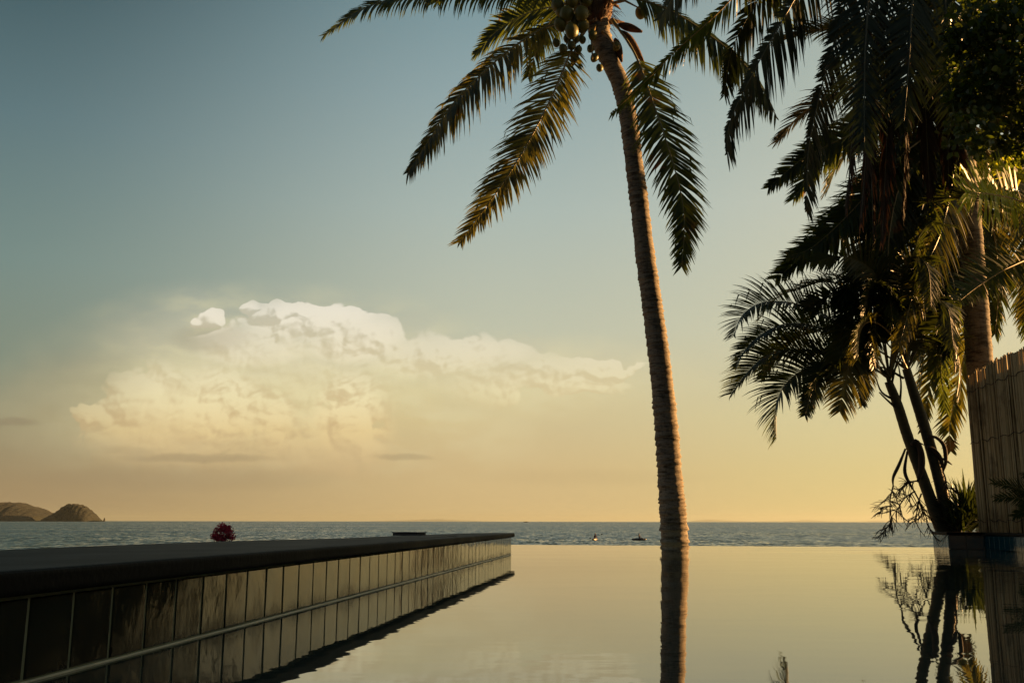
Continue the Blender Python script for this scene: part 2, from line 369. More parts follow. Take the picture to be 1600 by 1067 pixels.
def thing(name, label, cat, loc=(0, 0, 0), group=None):
    o = bpy.data.objects.new(name, None); COL.objects.link(o); o.location = loc
    o.empty_display_size = .2; o['label'] = label; o['category'] = cat
    if group: o['group'] = group
    return o
def struct(o, kind='structure'): o['kind'] = kind; return o
def smooth_path(ctrl, n):
    """Catmull-Rom through the control points"""
    P = [2 * ctrl[0] - ctrl[1]] + list(ctrl) + [2 * ctrl[-1] - ctrl[-2]]
    L = [0]
    for i in range(1, len(ctrl)): L.append(L[-1] + (ctrl[i] - ctrl[i - 1]).length)
    out = []
    for k in range(n + 1):
        d = L[-1] * k / n; i = 0
        while i < len(ctrl) - 2 and L[i + 1] < d: i += 1
        t = (d - L[i]) / max(1e-6, L[i + 1] - L[i]); a, b, c, e = P[i:i + 4]
        out.append(0.5 * ((2 * b) + (c - a) * t + (2 * a - 5 * b + 4 * c - e) * t * t + (3 * b - a - 3 * c + e) * t ** 3))
    return out
def lerp_tab(tab, t):
    for (a, va), (b, vb) in zip(tab, tab[1:]):
        if t <= b: return va + (vb - va) * (t - a) / (b - a)
    return tab[-1][1]

# ------------------------------------------------------------------ palm fronds
COCO = [(0, .55), (.08, .8), (.3, 1.0), (.6, .86), (.85, .55), (1, .28)]
def frond(parent, ctrl, Lmax=.85, n=85, droop=1.0, mat='frond', rib='rib', petiole=.14, w=.050, sweep=(35, 62), lift=.15, rib_r=.028,
          roll=0.0, gap=.05, prof=COCO, side=(1, 1), curl=0.0, seed=None, S0=None, ragged=.12):
    rnd = random.Random(seed if seed is not None else random.random()); n = int(n * 1.35)
    path = smooth_path(ctrl, 60); m = len(path)
    tot = Vector((path[-1].x - path[0].x, path[-1].y - path[0].y, 0))
    S = S0.normalized() if S0 else (tot.cross(Vector((0, 0, 1))).normalized() if tot.length > .2 else Vector((1, 0, 0)))
    mb = MB(); DOWN = Vector((0, 0, -1)); skip = 0
    for i in range(n):
        t = petiole + (1 - petiole) * (i + .5) / n
        q = t * (m - 1); k = min(int(q), m - 2); base = path[k].lerp(path[k + 1], q - k)
        T = (path[k + 1] - path[k]).normalized()
        Sx = (S - T * S.dot(T)).normalized(); Nn = Sx.cross(T)
        if Nn.z < -0.2 and False: Nn = -Nn
        if roll:
            rm = Matrix.Rotation(R(roll), 3, T); Sx = rm @ Sx; Nn = rm @ Nn
        for sgn, amt in ((1, side[0]), (-1, side[1])):
            if skip > 0: skip -= 1; continue
            if rnd.random() < gap: skip = rnd.choice((0, 0, 1, 2)); continue
            tt = (t - petiole) / (1 - petiole)
            L = Lmax * lerp_tab(prof, tt) * amt * rnd.uniform(1 - ragged * 1.4, 1 + ragged * .6)
            A = R(sweep[0] + (sweep[1] - sweep[0]) * tt ** 1.3 + rnd.gauss(0, 4))
            d = (Sx * sgn * math.cos(A) + T * math.sin(A) + Nn * (lift + rnd.gauss(0, .07))).normalized()
            dr = droop * 1.7 * rnd.uniform(.7, 1.35); seg = 5; p = base.copy(); vs = []
            kink = rnd.random() < .06; ki = rnd.choice((2, 3))
            tw = rnd.gauss(0, .35)
            for j in range(seg + 1):
                s_ = j / seg
                wv = d.cross(Nn if abs(d.dot(Nn)) < .95 else Sx).normalized()
                wv = Matrix.Rotation(tw * s_, 3, d) @ wv
                ww = w * (.55, 1.0, 1.0, .8, .45, .04)[j] * .5 * (.7 + .3 * lerp_tab(prof, tt))
                vs += [p - wv * ww, p + wv * ww]
                p = p + d * (L / seg)
                d = (d + DOWN * dr * (L / seg) * (.25 + s_ * .9) + T * curl * .1).normalized()
                if kink and j == ki: d = (d * .4 + DOWN).normalized()
            mb.add(vs, [(2 * j, 2 * j + 1, 2 * j + 3, 2 * j + 2) for j in range(seg)])
    o = mb.build('frond', M[mat], parent)
    r = MB(); r.tube(path, [rib_r * (1 - .85 * (i / (m - 1)) ** .8) * (1.5 if i < 3 else 1) for i in range(m)], 6)
    ro = r.build('midrib', M[rib], o, True)
    return o
def build_child_fix(): pass
def arc(base, azd, e0, L, bend, n=6, out=0.0):
    """rachis rising at e0 degrees and bending over"""
    a = R(azd); pts = [Vector(base)]; p = Vector(base)
    for i in range(n):
        e = R(e0 - bend * ((i + .5) / n) ** 1.25)
        p = p + Vector((math.sin(a) * math.cos(e), math.cos(a) * math.cos(e), math.sin(e))) * (L / n); pts.append(p.copy())
    return pts
def px_path(lst, Y0, Y1=None):
    """[(px,py)...] with true depth going from Y0 to Y1"""
    Y1 = Y0 if Y1 is None else Y1; k = len(lst) - 1
    return [W(x, y, Y0 + (Y1 - Y0) * i / k) for i, (x, y) in enumerate(lst)]
def trunk(parent, ctrl, radii, name='trunk', mat='trunk', step=.022, n=22, ring=.07, depth=.045, flare=None):
    """ctrl centre points, radii (t, r) table; leaf scars as stepped rings"""
    L = sum((ctrl[i + 1] - ctrl[i]).length for i in range(len(ctrl) - 1)); m = int(L / step)
    path = smooth_path(ctrl, m); rnd = random.Random(int(L * 1000)); rad = []; ph = []; tilt = []; a = 0; per = ring * rnd.uniform(.7, 1.3); ang = rnd.uniform(0, 6); amp = 1
    for i in range(m + 1):
        a += step
        if a > per: a = 0; per = ring * rnd.uniform(.6, 1.45); ang = rnd.uniform(0, 6.28); amp = rnd.uniform(.3, 1.5)
        ph.append(a / per); tilt.append((ang, amp)); rad.append(lerp_tab(radii, i / m))
    lump = [rnd.uniform(-.02, .02) for _ in range(m + 1)]
    for i in range(2, m + 1): lump[i] = lump[i - 1] * .8 + lump[i] * .35
    def jit(i, k):
        t_, am = tilt[i]; x = (ph[i] + .22 * math.sin(2 * math.pi * k / n + t_)) % 1.0
        return 1 + depth * am * (1 - x) - depth * .5 + lump[i] + .012 * math.sin(k * 2.1 + i * .02) + rnd.uniform(-.006, .006)
    mb = MB(); mb.tube(path, rad, n, True, jit)
    return mb.build(name, M[mat], parent, True)
def coconut(parent, p, r):
    mb = MB(); nu, nv = 12, 9; vs = []
    rnd = random.Random(int(p.x * 1e4)); ax = Matrix.Rotation(rnd.uniform(-.4, .4), 3, 'X') @ Matrix.Rotation(rnd.uniform(-.4, .4), 3, 'Y')
    for j in range(nv + 1):
        th = math.pi * j / nv
        for i in range(nu):
            a = 2 * math.pi * i / nu; tri = 1 + .07 * math.cos(3 * a)
            vs.append(p + ax @ Vector((math.sin(th) * math.cos(a) * r * tri, math.sin(th) * math.sin(a) * r * tri, math.cos(th) * r * 1.18 - .12 * r * math.cos(th) ** 2)))
    fs = [(j * nu + i, (j + 1) * nu + i, (j + 1) * nu + (i + 1) % nu, j * nu + (i + 1) % nu) for j in range(nv) for i in range(nu)]
    mb.add(vs, fs); mb.tube([p + ax @ Vector((0, 0, r)), p + ax @ Vector((0, 0, r * 1.3))], [r * .35, r * .15], 6)
    return mb.build('coconut', M['nut'], parent, True)

# ------------------------------------------------------------------ pool frame of reference
AX = Vector((0.1247, 0.9922, 0)); SD = Vector((0.9922, -0.1247, 0))      # along the side walls / to the right
L0 = Vector((-1.533, 0, 0))                                                # left wall's water line at Y = 0
END = 12.25                                                                # length along AX to the wall's far end
def LW(s, off, z): p = L0 + AX * s + SD * off; return Vector((p.x, p.y, z))
EDGE = [(-3.2, 17.83), (6.87, 15.9)]
PA, PB = (6.62, 14.85), (7.09, 14.70)
pb = Vector((PB[0], PB[1], 0))
RW = lambda s, off, z: Vector((*(pb - AX * s + SD * off).xy, z))

# water
mb = MB()
pts = [LW(-2.5, -.1, 0), LW(-2.5, -.1, 0)]
poly = [LW(-2.5, -.10, 0).xy, LW(END - .15, -.10, 0).xy, Vector((-2.6, 12.6)), Vector(EDGE[0]), Vector(EDGE[1]), Vector((PA[0] + .05, PA[1] + .05)), Vector((PB[0] + .05, PB[1] + .05)), RW(17.5, .05, 0).xy]
mb.add([(p.x, p.y, 0) for p in poly], [tuple(range(len(poly)))[::-1]])
struct(mb.build('pool_water', M['pool']))

# left wall -----------------------------------------------------------
COPZ, TILEZ = .262, .212
lw = thing('pool_wall', 'long dark tiled pool wall with thick black coping on the left', 'wall', LW(0, 0, 0))
mb = MB(); body = [LW(-2.5, -.004, 0), LW(END, -.004, 0), LW(END, -.30, 0), LW(-2.5, -.30, 0)]
mb.prism([(p.x, p.y) for p in body][::-1], -1.2, TILEZ + .006)
mb.build('wall_core', M['grout'], lw)
def tile_row(mb, P, s0, s1, pitch, z0, z1, grout, rnd, depth=.012, outward=None):
    """P(s, off, z): tiles standing proud of the core"""
    s = s0
    while s < s1 - .03:
        e = min(s + pitch, s1); g = grout / 2; j = lambda a: rnd.gauss(0, a)
        jo = [j(.0007) for _ in range(4)]; b = .004
        c = [(s + g, z0, jo[0]), (e - g, z0, jo[1]), (e - g, z1, jo[2]), (s + g, z1, jo[3])]
        ins = [(s + g + b, z0 + b, jo[0]), (e - g - b, z0 + b, jo[1]), (e - g - b, z1 - b, jo[2]), (s + g + b, z1 - b, jo[3])]
        vs = [P(a, -.012, z) for a, z, o in c] + [P(a, depth - .012 - .0025 + o, z) for a, z, o in c] + [P(a, depth - .012 + o, z) for a, z, o in ins]
        fs = [(0, 1, 5, 4), (1, 2, 6, 5), (2, 3, 7, 6), (3, 0, 4, 7), (4, 5, 9, 8), (5, 6, 10, 9), (6, 7, 11, 10), (7, 4, 8, 11), (8, 9, 10, 11)]
        mb.add(vs, fs); s = e
rt = random.Random(5)
mb = MB()
s_first = 3.645 - .2 * 30      # joint positions read from the photograph
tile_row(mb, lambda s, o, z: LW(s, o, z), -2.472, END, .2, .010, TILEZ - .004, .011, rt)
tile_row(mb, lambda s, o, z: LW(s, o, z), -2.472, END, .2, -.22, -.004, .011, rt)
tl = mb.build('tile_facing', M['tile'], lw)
mb = MB(); mb.tube([LW(-2.5 + i * .25, -.003 + rt.gauss(0, .0008), .001 + rt.gauss(0, .0008)) for i in range(int((END + 2.5) / .25) + 1)], .0042, 8)
mb.build('waterline_trim', M['trim'], lw, True)
# end face of the wall
mb = MB(); EP = lambda s, o, z: Vector((*(LW(END, 0, 0) + AX * (o + .012) - SD * s).xy, z))
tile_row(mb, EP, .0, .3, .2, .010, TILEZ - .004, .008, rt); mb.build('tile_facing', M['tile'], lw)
# coping slabs: rounded nosing towards the pool, uneven back edge
back = [Wz(px, py, .275 - .012 * i / 8) for i, (px, py) in enumerate([(-260, 872), (-120, 867), (0, 862.5), (120, 857), (250, 851.5), (340, 848), (440, 845), (534, 842.2), (600, 839)])]
cop = [LW(-2.5, .038, 0), LW(END + .06, .038, 0), Vector((-.20, 12.3, 0)), Vector((-.62, 11.4, 0))] + back[::-1] + [Vector((-3.4, -2.5, 0))]
mb = MB(); mb.prism([(p.x, p.y) for p in cop], 0, 1)
mb.v = [(x, y, (.288 - .0022 * y) - (.0665 - .0012 * y if z < .5 else 0)) for x, y, z in mb.v]
mb.build('coping', M['coping'], lw, False, .014)
mb = MB()
for (s0, s1, back, th) in [(6.6, 9.0, .36, .008)]:
    mb.prism([tuple(LW(a, o, 0).xy) for a, o in ((s0, -.10), (s1, -.09), (s1, -back * .6), (s0, -back))], COPZ + .004, COPZ + .004 + th)
mb.build('paving_slab', M['coping'], lw, False, .003)

bx = thing('storage_box', 'small low navy blue box lying on the left pool coping near its far end', 'box', (-1.15, 10.0, COPZ))
c1, c2 = W(620, 836, 9.7), W(660, 836, 9.55)
ctr = (c1 + c2) / 2; ctr.z = COPZ; rot = Matrix.Rotation(math.atan2(c2.y - c1.y, c2.x - c1.x), 3, 'Z')
bx.location = ctr
mb = MB(); mb.box(ctr + Vector((0, 0, .013)), ((c2 - c1).length - .012, .15, .026), rot); mb.build('box_body', M['bluebox'], bx, False, .003)
mb = MB(); mb.box(ctr + Vector((0, 0, .0315)), ((c2 - c1).length, .165, .009), rot); mb.build('lid', M['bluebox'], bx, False, .002)

# right wall ----------------------------------------------------------
rw = thing('pool_wall', 'blue tiled pool wall with grey coping under the bamboo fence on the right', 'wall', (PB[0], PB[1], 0))
pa = Vector((PA[0], PA[1], 0)); pe = Vector((EDGE[1][0], EDGE[1][1], 0))
q1, q2 = RW(18, .011, 0), RW(18, .5, 0)
mb = MB(); ofs = (pb - pa).normalized(); nb = Vector((-ofs.y, ofs.x, 0))
core = [pa + Vector((.022, .02, 0)), pb + SD * .014 + AX * .014, q1, q2, pb + SD * .5 + AX * .3, pe + Vector((.6, .1, 0)), pe + Vector((.011, .1, 0))]
mb.prism([(p.x, p.y) for p in core][::-1], -1.2, TILEZ - .005); mb.build('wall_core', M['btile'], rw)
mb = MB()
fl = (pb - pa).length
tile_row(mb, lambda s, o, z: Vector((*(pa + ofs * s - nb * o).xy, z)), 0, fl, fl / 2, .004, TILEZ - .01, .008, rt)
tile_row(mb, lambda s, o, z: RW(s, -o, z), 0, 17.5, .2, .004, TILEZ - .01, .008, rt)
e1 = (pa - pe).normalized(); n1 = Vector((e1.y, -e1.x, 0))
tile_row(mb, lambda s, o, z: Vector((*(pe + e1 * s + n1 * o).xy, z)), 0, (pa - pe).length, .21, .004, TILEZ - .01, .008, rt)
mb.build('tile_facing', M['btile'], rw)
mb = MB()
cp = [pa - Vector((.035, .03, 0)), pb - AX * .03 - SD * .02, RW(18, -.03, 0), RW(18, .42, 0), pb + SD * .42 + AX * .3, pe + Vector((.45, .05, 0)), pe + Vector((-.035, .05, 0))]
mb.prism([(p.x, p.y) for p in cp][::-1], TILEZ - .0035, COPZ - .01); mb.build('coping', M['coping'], rw, False, .012)

# overflow wall at the far side
ow = thing('overflow_wall', 'thin vanishing edge wall of the pool in front of the sea', 'wall', (0, 17.3, -.5))
ed = (Vector((*EDGE[1], 0)) - Vector((*EDGE[0], 0))).normalized(); en = Vector((-ed.y, ed.x, 0))
a0, a1 = Vector((*EDGE[0], 0)), Vector((*EDGE[1], 0)) + ed * .4
mb = MB(); mb.prism([tuple((a0 - en * .16).xy), tuple((a1 - en * .16).xy), tuple((a1 + en * .012).xy), tuple((a0 + en * .012).xy)], -3.2, -.004)
mb.build('wall_core', M['btile'], ow)

# pool floor and side basin
mb = MB(); mb.prism([(-4.5, -2.6), (9.5, -4), (8.5, 15.5), (-3.4, 17.7)], -1.5, -1.3); struct(mb.build('pool_floor', M['plaster']))

# terrain ---------------------------------------------------------------
def grid(name, mat, x0, x1, y0, y1, nx, ny, fz, smooth=True):
    vs = []; fs = []
    for j in range(ny + 1):
        for i in range(nx + 1):
            x = x0 + (x1 - x0) * i / nx; y = y0 + (y1 - y0) * j / ny; vs.append((x, y, fz(x, y)))
    for j in range(ny):
        for i in range(nx):
            a = j * (nx + 1) + i; fs.append((a, a + 1, a + nx + 2, a + nx + 1))
    b = MB(); b.add(vs, fs); return struct(b.build(name, M[mat], None, smooth))
SEAZ = -3.0
def beach_z(x, y):
    return max(-3.6, -2.15 - (y - 17) * .013 + .12 * math.sin(x * .31 + y * .17) + .07 * math.sin(x * .9 - y * .4)) - .3
grid('beach', 'sand', -160, 200, 17.0, 150, 90, 50, beach_z)
# garden behind the right wall
mb = MB()
gp = [RW(18, .43, 0), RW(0, .43, 0) + AX * .35, pe + Vector((.48, .06, 0)), Vector((8.5, 17.5, 0)), Vector((60, 17.2, 0)), Vector((60, -5, 0))]
mb.prism([(p.x, p.y) for p in gp][::-1], -3.4, .20); struct(mb.build('garden_ground', M['soil']))
mb = MB(); mb.prism([(-2.4, 2.2), (-1.9, 4.75), (-1.65, 6.4), (-1.35, 8.2), (-1.15, 9.3), (-1.0, 9.8), (-3, 12.3), (-3.2, 17.6), (-30, 17.6), (-30, -5), (-4.4, -2.5)][::-1], -3.4, -1.0)
struct(mb.build('garden_ground', M['soil']))
mb = MB(); mb.prism([(-30, -5.01), (60, -5.01), (60, -2.7), (9, -2.5), (-4.3, -2.62), (-30, -2.6)], -1, .23)
struct(mb.build('terrace', M['plaster']))

# sea
mb = MB(); S_ = 90000
mb.add([(-S_, 60, SEAZ), (S_, 60, SEAZ), (S_, S_, SEAZ), (-S_, S_, SEAZ)], [(0, 1, 2, 3)])
struct(mb.build('sea', M['sea']))

# islands ---------------------------------------------------------------
def island(name, prof, Y, depth, label=None, mat='hill', rough=.16, seed=1, n=200):
    """prof: (px, py) skyline read at distance Y; a heightfield with that skyline and a rounded back"""
    rnd = random.Random(seed); P = [W(x, y, Y) for x, y in prof]; x0, x1 = P[0].x, P[-1].x
    def sky_h(x):
        for a, b in zip(P, P[1:]):
            if x <= b.x: return a.z + (b.z - a.z) * (x - a.x) / max(1e-6, b.x - a.x)
        return P[-1].z
    ph = [(rnd.uniform(.5, 1), rnd.uniform(0, 6)) for _ in range(12)]
    nx, ny = n, 16; vs = []; fs = []; top = max(p.z for p in P)
    for j in range(ny + 1):
        v_ = j / ny * 2 - 1
        for i in range(nx + 1):
            x = x0 + (x1 - x0) * i / nx; hh = sky_h(x) - SEAZ
            nz = sum(math.sin(i * .9 * a * (k + 1) * .5 + b + j * .7 * a) / (k + 1) for k, (a, b) in enumerate(ph)) * rough * .25 + rnd.uniform(-1, 1) * rough * .28
            z = SEAZ - 2 + (hh * (1 + nz) + 2) * max(0, 1 - abs(v_) ** 2.6)
            vs.append((x, Y + v_ * depth, z))
    for j in range(ny):
        for i in range(nx):
            a = j * (nx + 1) + i; fs.append((a, a + 1, a + nx + 2, a + nx + 1))
    b = MB(); b.add(vs, fs); return struct(b.build(name, M[mat], None, True))
island('hills', [(-160, 812), (-90, 796), (-30, 789), (0, 787), (10, 788), (20, 786), (30, 787.5), (38, 791), (50, 793), (60, 798), (72, 804), (77, 806), (79, 814)], 5200, 300, seed=3)
island('hills', [(76, 814), (80, 808), (90, 803), (100, 796), (104, 792), (110, 789.5), (122, 789.5), (130, 791.5), (138, 797), (145, 804), (150, 814)], 5000, 120, seed=5)
island('mountains', [(560, 814.8), (620, 813.2), (650, 812), (690, 811), (720, 812.6), (790, 814.8)], 80000, 2500, mat='mountain', seed=8)
island('mountains', [(1075, 815), (1090, 812.2), (1110, 810.6), (1130, 812), (1170, 813.8), (1200, 813.4), (1235, 812.8), (1262, 811.2), (1290, 813), (1330, 814.2), (1370, 812), (1420, 813), (1460, 815)], 80000, 2500, mat='mountain', seed=9)
rk = MB(); pr = W(163, 814, 5000)
pts_ = [Vector((pr.x, pr.y, SEAZ - 1)), Vector((pr.x, pr.y, SEAZ + 6)), Vector((pr.x + 1, pr.y, SEAZ + 12)), Vector((pr.x + 1.5, pr.y, SEAZ + 19))]
rk.tube(pts_, [5.5, 4.5, 3.8, 1.2], 9, True, lambda i, k: 1 + .15 * math.sin(k * 2.3 + i))
o = rk.build('sea_rock', M['hill'], None, True); o['label'] = 'tiny pillar rock on the horizon right of the domed island'; o['category'] = 'rock'

# ------------------------------------------------------------------ fence
fn = thing('bamboo_fence', 'tall screen of split bamboo canes tied with wire behind the right coping', 'fence', (7.3, 15.2, .245))
f0 = Vector((7.27, 15.2, 0)); rf = random.Random(11)
FN = lambda s, off, z: Vector((*(f0 - AX * s + SD * off).xy, z))
mb = MB(); s = 0; FT = 2.66
while s < 17.0:
    r = rf.uniform(.008, .016); s += r * 1.35; h_ = FT - .02 + min(s, 5) * .05 + rf.gauss(0, .022) + .03 * math.sin(s * 1.7); off = rf.gauss(0, .007); lean = rf.gauss(0, .007)
    near = s < 5; zs = [.2, .9, 1.5, 2.1, h_] if near else [.2, h_]
    mb.tube([FN(s + lean * (z - 1) + rf.gauss(0, .003), off + rf.gauss(0, .003), z) for z in zs], [r * rf.uniform(.85, 1.1) for _ in zs], 5, True)
mb.build('cane_panel', M['cane'], fn, True)
mb = MB(); mb.prism([tuple(FN(a_, o_, 0).xy) for a_, o_ in ((.05, .022), (16.9, .022), (16.9, .030), (.05, .030))], .2, FT - .12); mb.build('sun_block_panel', M['bark'], fn)  # added unseen sheet behind the canes, stops sun leaking through onto the pool wall
for zz in (.42, 1.62, 2.42):
    mb = MB(); mb.tube([FN(i * .06, -.022 + rf.gauss(0, .003), zz + .018 * math.sin(i * .9) + rf.gauss(0, .006)) for i in range(280)], .0055, 4); mb.build('tie_wire', M['wire'], fn)
for i in range(9):
    mb = MB(); mb.tube([FN(.12 + i * 2.1, .05, .1), FN(.12 + i * 2.1, .05, 2.5)], .035, 8); mb.build('post', M['bark'], fn, True)

# ------------------------------------------------------------------ the central coconut palm
TY = 17.75
cp_ = thing('coconut_palm', 'tall leaning coconut palm standing alone at the middle of the pool edge', 'palm tree', (W(1054, 850, TY).x, TY, -2.4))
tr = [(1056, 900, 44), (1055, 850, 43), (1052, 800, 42), (1047, 740, 38.5), (1040, 650, 37), (1030, 560, 35), (1018, 470, 33), (1008, 400, 32.5), (1000, 330, 31), (991, 260, 30), (982, 190, 30), (970, 135, 30), (952, 95, 32), (938, 58, 36), (932, 25, 38)]
ctrl = [Vector((W(1058, 900, TY).x, TY, -2.6))] + [W(x, y, TY) for x, y, _ in tr]
Lc = [0]
for i in range(1, len(ctrl)): Lc.append(Lc[-1] + (ctrl[i] - ctrl[i - 1]).length)
rr = [.34] + [w_ / F * TY / 2 * .985 for _, _, w_ in tr]
trunk(cp_, ctrl, [(Lc[i] / Lc[-1], rr[i]) for i in range(len(ctrl))], ring=.12, depth=.12)
HEAD = W(932, 12, TY)
# fibrous head of leaf bases
mb = MB(); rh = random.Random(3)
for i in range(34):
    a = rh.uniform(0, 6.28); st = HEAD + Vector((math.cos(a) * .16, math.sin(a) * .16, rh.uniform(-.35, .3)))
    e = st + Vector((math.cos(a) * rh.uniform(.2, .5), math.sin(a) * rh.uniform(.2, .5), rh.uniform(-.1, .45)))
    mb.tube([st, st.lerp(e, .5) + Vector((0, 0, rh.uniform(-.04, .1))), e], [rh.uniform(.05, .09), .05, .012], 6)
mb.tube([HEAD + Vector((0, 0, z)) for z in (-.42, -.2, .1, .5)], [.2, .27, .3, .16], 14, True, lambda i, k: 1 + .12 * math.sin(k * 3.1 + i))
mb.build('leaf_base', M['fibre'], cp_, True)
mb = MB()
for i in range(150):                                   # loose fibres
    a = rh.uniform(0, 6.28); st = HEAD + Vector((math.cos(a) * .28, math.sin(a) * .28, rh.uniform(-.4, .25)))
    e = st + Vector((math.cos(a) * rh.uniform(.05, .3), math.sin(a) * .1, rh.uniform(-.35, .05)))
    mb.tube([st, (st + e) / 2 + Vector((0, 0, .03)), e], [.005, .004, .002], 3)
mb.build('fibre_tuft', M['fibre'], cp_)
for (x, y, dy_, r) in [(884, 22, -.5, .14), (908, 21, -.55, .14), (893, 1, -.4, .135), (914, 0, -.35, .13), (874, 38, -.45, .125), (892, 48, -.6, .135), (910, 40, -.45, .12), (899, 33, -.35, .13), (870, 8, -.3, .13),
                      (868, 67, -.4, .075), (879, 76, -.5, .085), (892, 71, -.45, .085), (903, 77, -.4, .07), (885, 61, -.35, .075), (899, 60, -.4, .08), (909, 62, -.35, .07),
                      (922, 76, -.32, .075), (928, 90, -.33, .08), (936, 106, -.36, .07), (962, 72, -.3, .08), (1000, 19, -.1, .115), (874, 18, -.3, .1), (925, 55, -.4, .09)]:
    coconut(cp_, W(x, y, TY + dy_), r)
mb = MB()
for (x0, y0, x1, y1) in [(925, 15, 895, 60), (925, 20, 884, 70), (930, 40, 925, 92), (925, 10, 888, 25), (960, 5, 1000, 14), (940, 50, 962, 74)]:
    mb.tube([W(x0, y0, TY - .2), W((x0 + x1) / 2 - 4, (y0 + y1) / 2 - 8, TY - .35), W(x1, y1, TY - .42)], [.028, .022, .012], 6)
mb.build('fruit_stalk', M['rib_gold'], cp_, True)
def spathe(p):
    mb = MB(); pts_ = [W(x, y, TY - .15) for x, y in p]; path = smooth_path(pts_, 12)
    mb.tube(path, [.02 + .062 * math.sin(math.pi * min(1, (i / 12) ** .8)) * (1 if i < 12 else .1) for i in range(13)], 10, True, lambda i, k: 1 if k % 5 else .55)
    return mb.build('spathe', M['fibre'], cp_, True)
spathe([(968, 48), (980, 58), (993, 78), (1006, 100)]); spathe([(960, 60), (965, 75), (971, 97)]); spathe([(900, 78), (897, 90), (893, 104)]); spathe([(965, 38), (985, 44), (1003, 50)])
B = HEAD
def F1(pts_, Y0, Y1, **k): return frond(cp_, px_path(pts_, Y0, Y1), **k)
F1([(925, 20), (850, -2), (770, -14), (690, -14), (610, -1), (555, 20), (506, 56)], TY, 16.9, Lmax=.95, n=110, droop=2.6, seed=1, S0=Vector((0, .55, .85)), side=(.5, 1), gap=.04, sweep=(30, 60))
F1([(905, 35), (855, 42), (800, 75), (750, 118), (705, 165), (668, 222), (637, 270)], TY, 16.2, Lmax=1.2, n=118, w=.046, droop=2.4, mat='frond_worn', seed=2, S0=Vector((-.5, .5, .65)), side=(.42, 1), gap=.08, ragged=.18)
F1([(905, 20), (860, 12), (815, 25), (775, 50), (742, 85)], TY, 19.4, Lmax=.8, n=75, droop=1.0, seed=3, S0=Vector((-.3, .3, .9)), side=(.8, 1))
F1([(912, 50), (893, 78), (862, 150), (822, 228), (782, 292), (750, 336), (718, 378)], TY - .1, 16.0, Lmax=.88, w=.043, n=112, gap=.06, ragged=.18, droop=.8, mat='frond_worn', seed=4, petiole=.1, S0=Vector((.93, .1, .35)), lift=-.05, rib='rib_gold')
F1([(955, 30), (990, 82), (1016, 150), (1043, 228), (1064, 305), (1069, 357), (1065, 416)], TY - .1, 16.2, Lmax=.92, w=.045, n=112, gap=.05, ragged=.18, droop=.6, seed=5, petiole=.2, S0=Vector((.95, .1, -.15)), lift=-.02)
F1([(945, 10), (985, -2), (1040, 14), (1092, 44), (1150, 88), (1185, 130), (1212, 182)], TY, 17.0, Lmax=1.15, n=118, w=.046, droop=2.4, seed=6, S0=Vector((.35, .5, .75)), side=(.35, 1), gap=.07)
F1([(940, 5), (980, -45), (1040, -75), (1110, -70), (1180, -30), (1230, 40)], TY, 18.6, Lmax=.95, n=90, droop=1.5, seed=7)
for k_, (a_, e_, L_, b_) in enumerate([(-60, 55, 4.6, 95), (20, 70, 4.5, 85), (80, 60, 4.6, 95), (150, 55, 4.4, 95), (-130, 62, 4.5, 90), (-20, 35, 4.2, 80), (190, 78, 4.2, 60), (-95, 72, 4.5, 80)]):
    frond(cp_, arc(B + Vector((0, 0, .3)), a_, e_, L_, b_), Lmax=.9, n=80, droop=1.3, seed=20 + k_)

# ------------------------------------------------------------------ tall palm at top right (crown above the frame)
P1Y = 14.6
p1 = thing('coconut_palm', 'huge dark coconut palm whose crown hangs down from the top right', 'palm tree', (W(1672, 560, P1Y).x, P1Y, .2))
H1 = W(1452, -130, P1Y)
trunk(p1, [Vector((W(1672, 560, P1Y).x, P1Y, .1)), W(1664, 560, P1Y), W(1636, 330, P1Y), W(1560, 90, P1Y), H1], [(0, .24), (.15, .19), (.6, .17), (1, .17)], ring=.09)
def F2(pts_, Y0, Y1, **k):
    k.setdefault('w', .042); k.setdefault('gap', .08); k.setdefault('ragged', .2)
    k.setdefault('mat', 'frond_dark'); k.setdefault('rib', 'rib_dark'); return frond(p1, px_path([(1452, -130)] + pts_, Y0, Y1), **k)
F2([(1350, -175), (1230, -120), (1140, 0), (1057, 78), (1010, 125), (955, 178)], P1Y, 15.2, Lmax=.62, n=100, droop=1.6, mat='frond', rib='rib_gold', seed=31, S0=Vector((.75, .5, -.5)), side=(1, .3), gap=.1, ragged=.25)
F2([(1380, -150), (1300, -95), (1222, 31), (1175, 116), (1140, 190), (1136, 240)], P1Y, 13.6, Lmax=1.15, n=115, droop=1.3, seed=32, S0=Vector((.9, .35, -.3)), side=(1, .22), sweep=(30, 60))
F2([(1400, -120), (1340, -50), (1294, 97), (1275, 169), (1262, 240), (1260, 328)], P1Y, 13.2, Lmax=1.0, n=115, droop=1.0, seed=33, S0=Vector((.95, .3, -.1)), side=(1, .25))
F2([(1410, -120), (1365, -60), (1352, 60), (1350, 150), (1350, 232)], P1Y, 12.4, Lmax=1.05, n=95, droop=.5, seed=34, S0=Vector((1, 0, 0)), sweep=(35, 60))
F2([(1440, -90), (1425, 0), (1420, 90), (1412, 190)], P1Y, 12.6, Lmax=1.0, n=90, droop=.6, seed=35, S0=Vector((1, .1, 0)))
F2([(1340, -120), (1230, -60), (1150, 60), (1130, 150)], P1Y, 17.0, Lmax=1.1, n=105, droop=1.5, seed=36, S0=Vector((.8, .4, -.4)), side=(1, .4))
F2([(1470, -60), (1480, 60), (1490, 190)], P1Y, 13.0, Lmax=1.0, n=80, droop=.6, seed=37, S0=Vector((1, 0, 0)))
F2([(1530, -120), (1600, 0), (1640, 150)], P1Y, 13.4, Lmax=1.0, n=80, droop=1.0, seed=38)
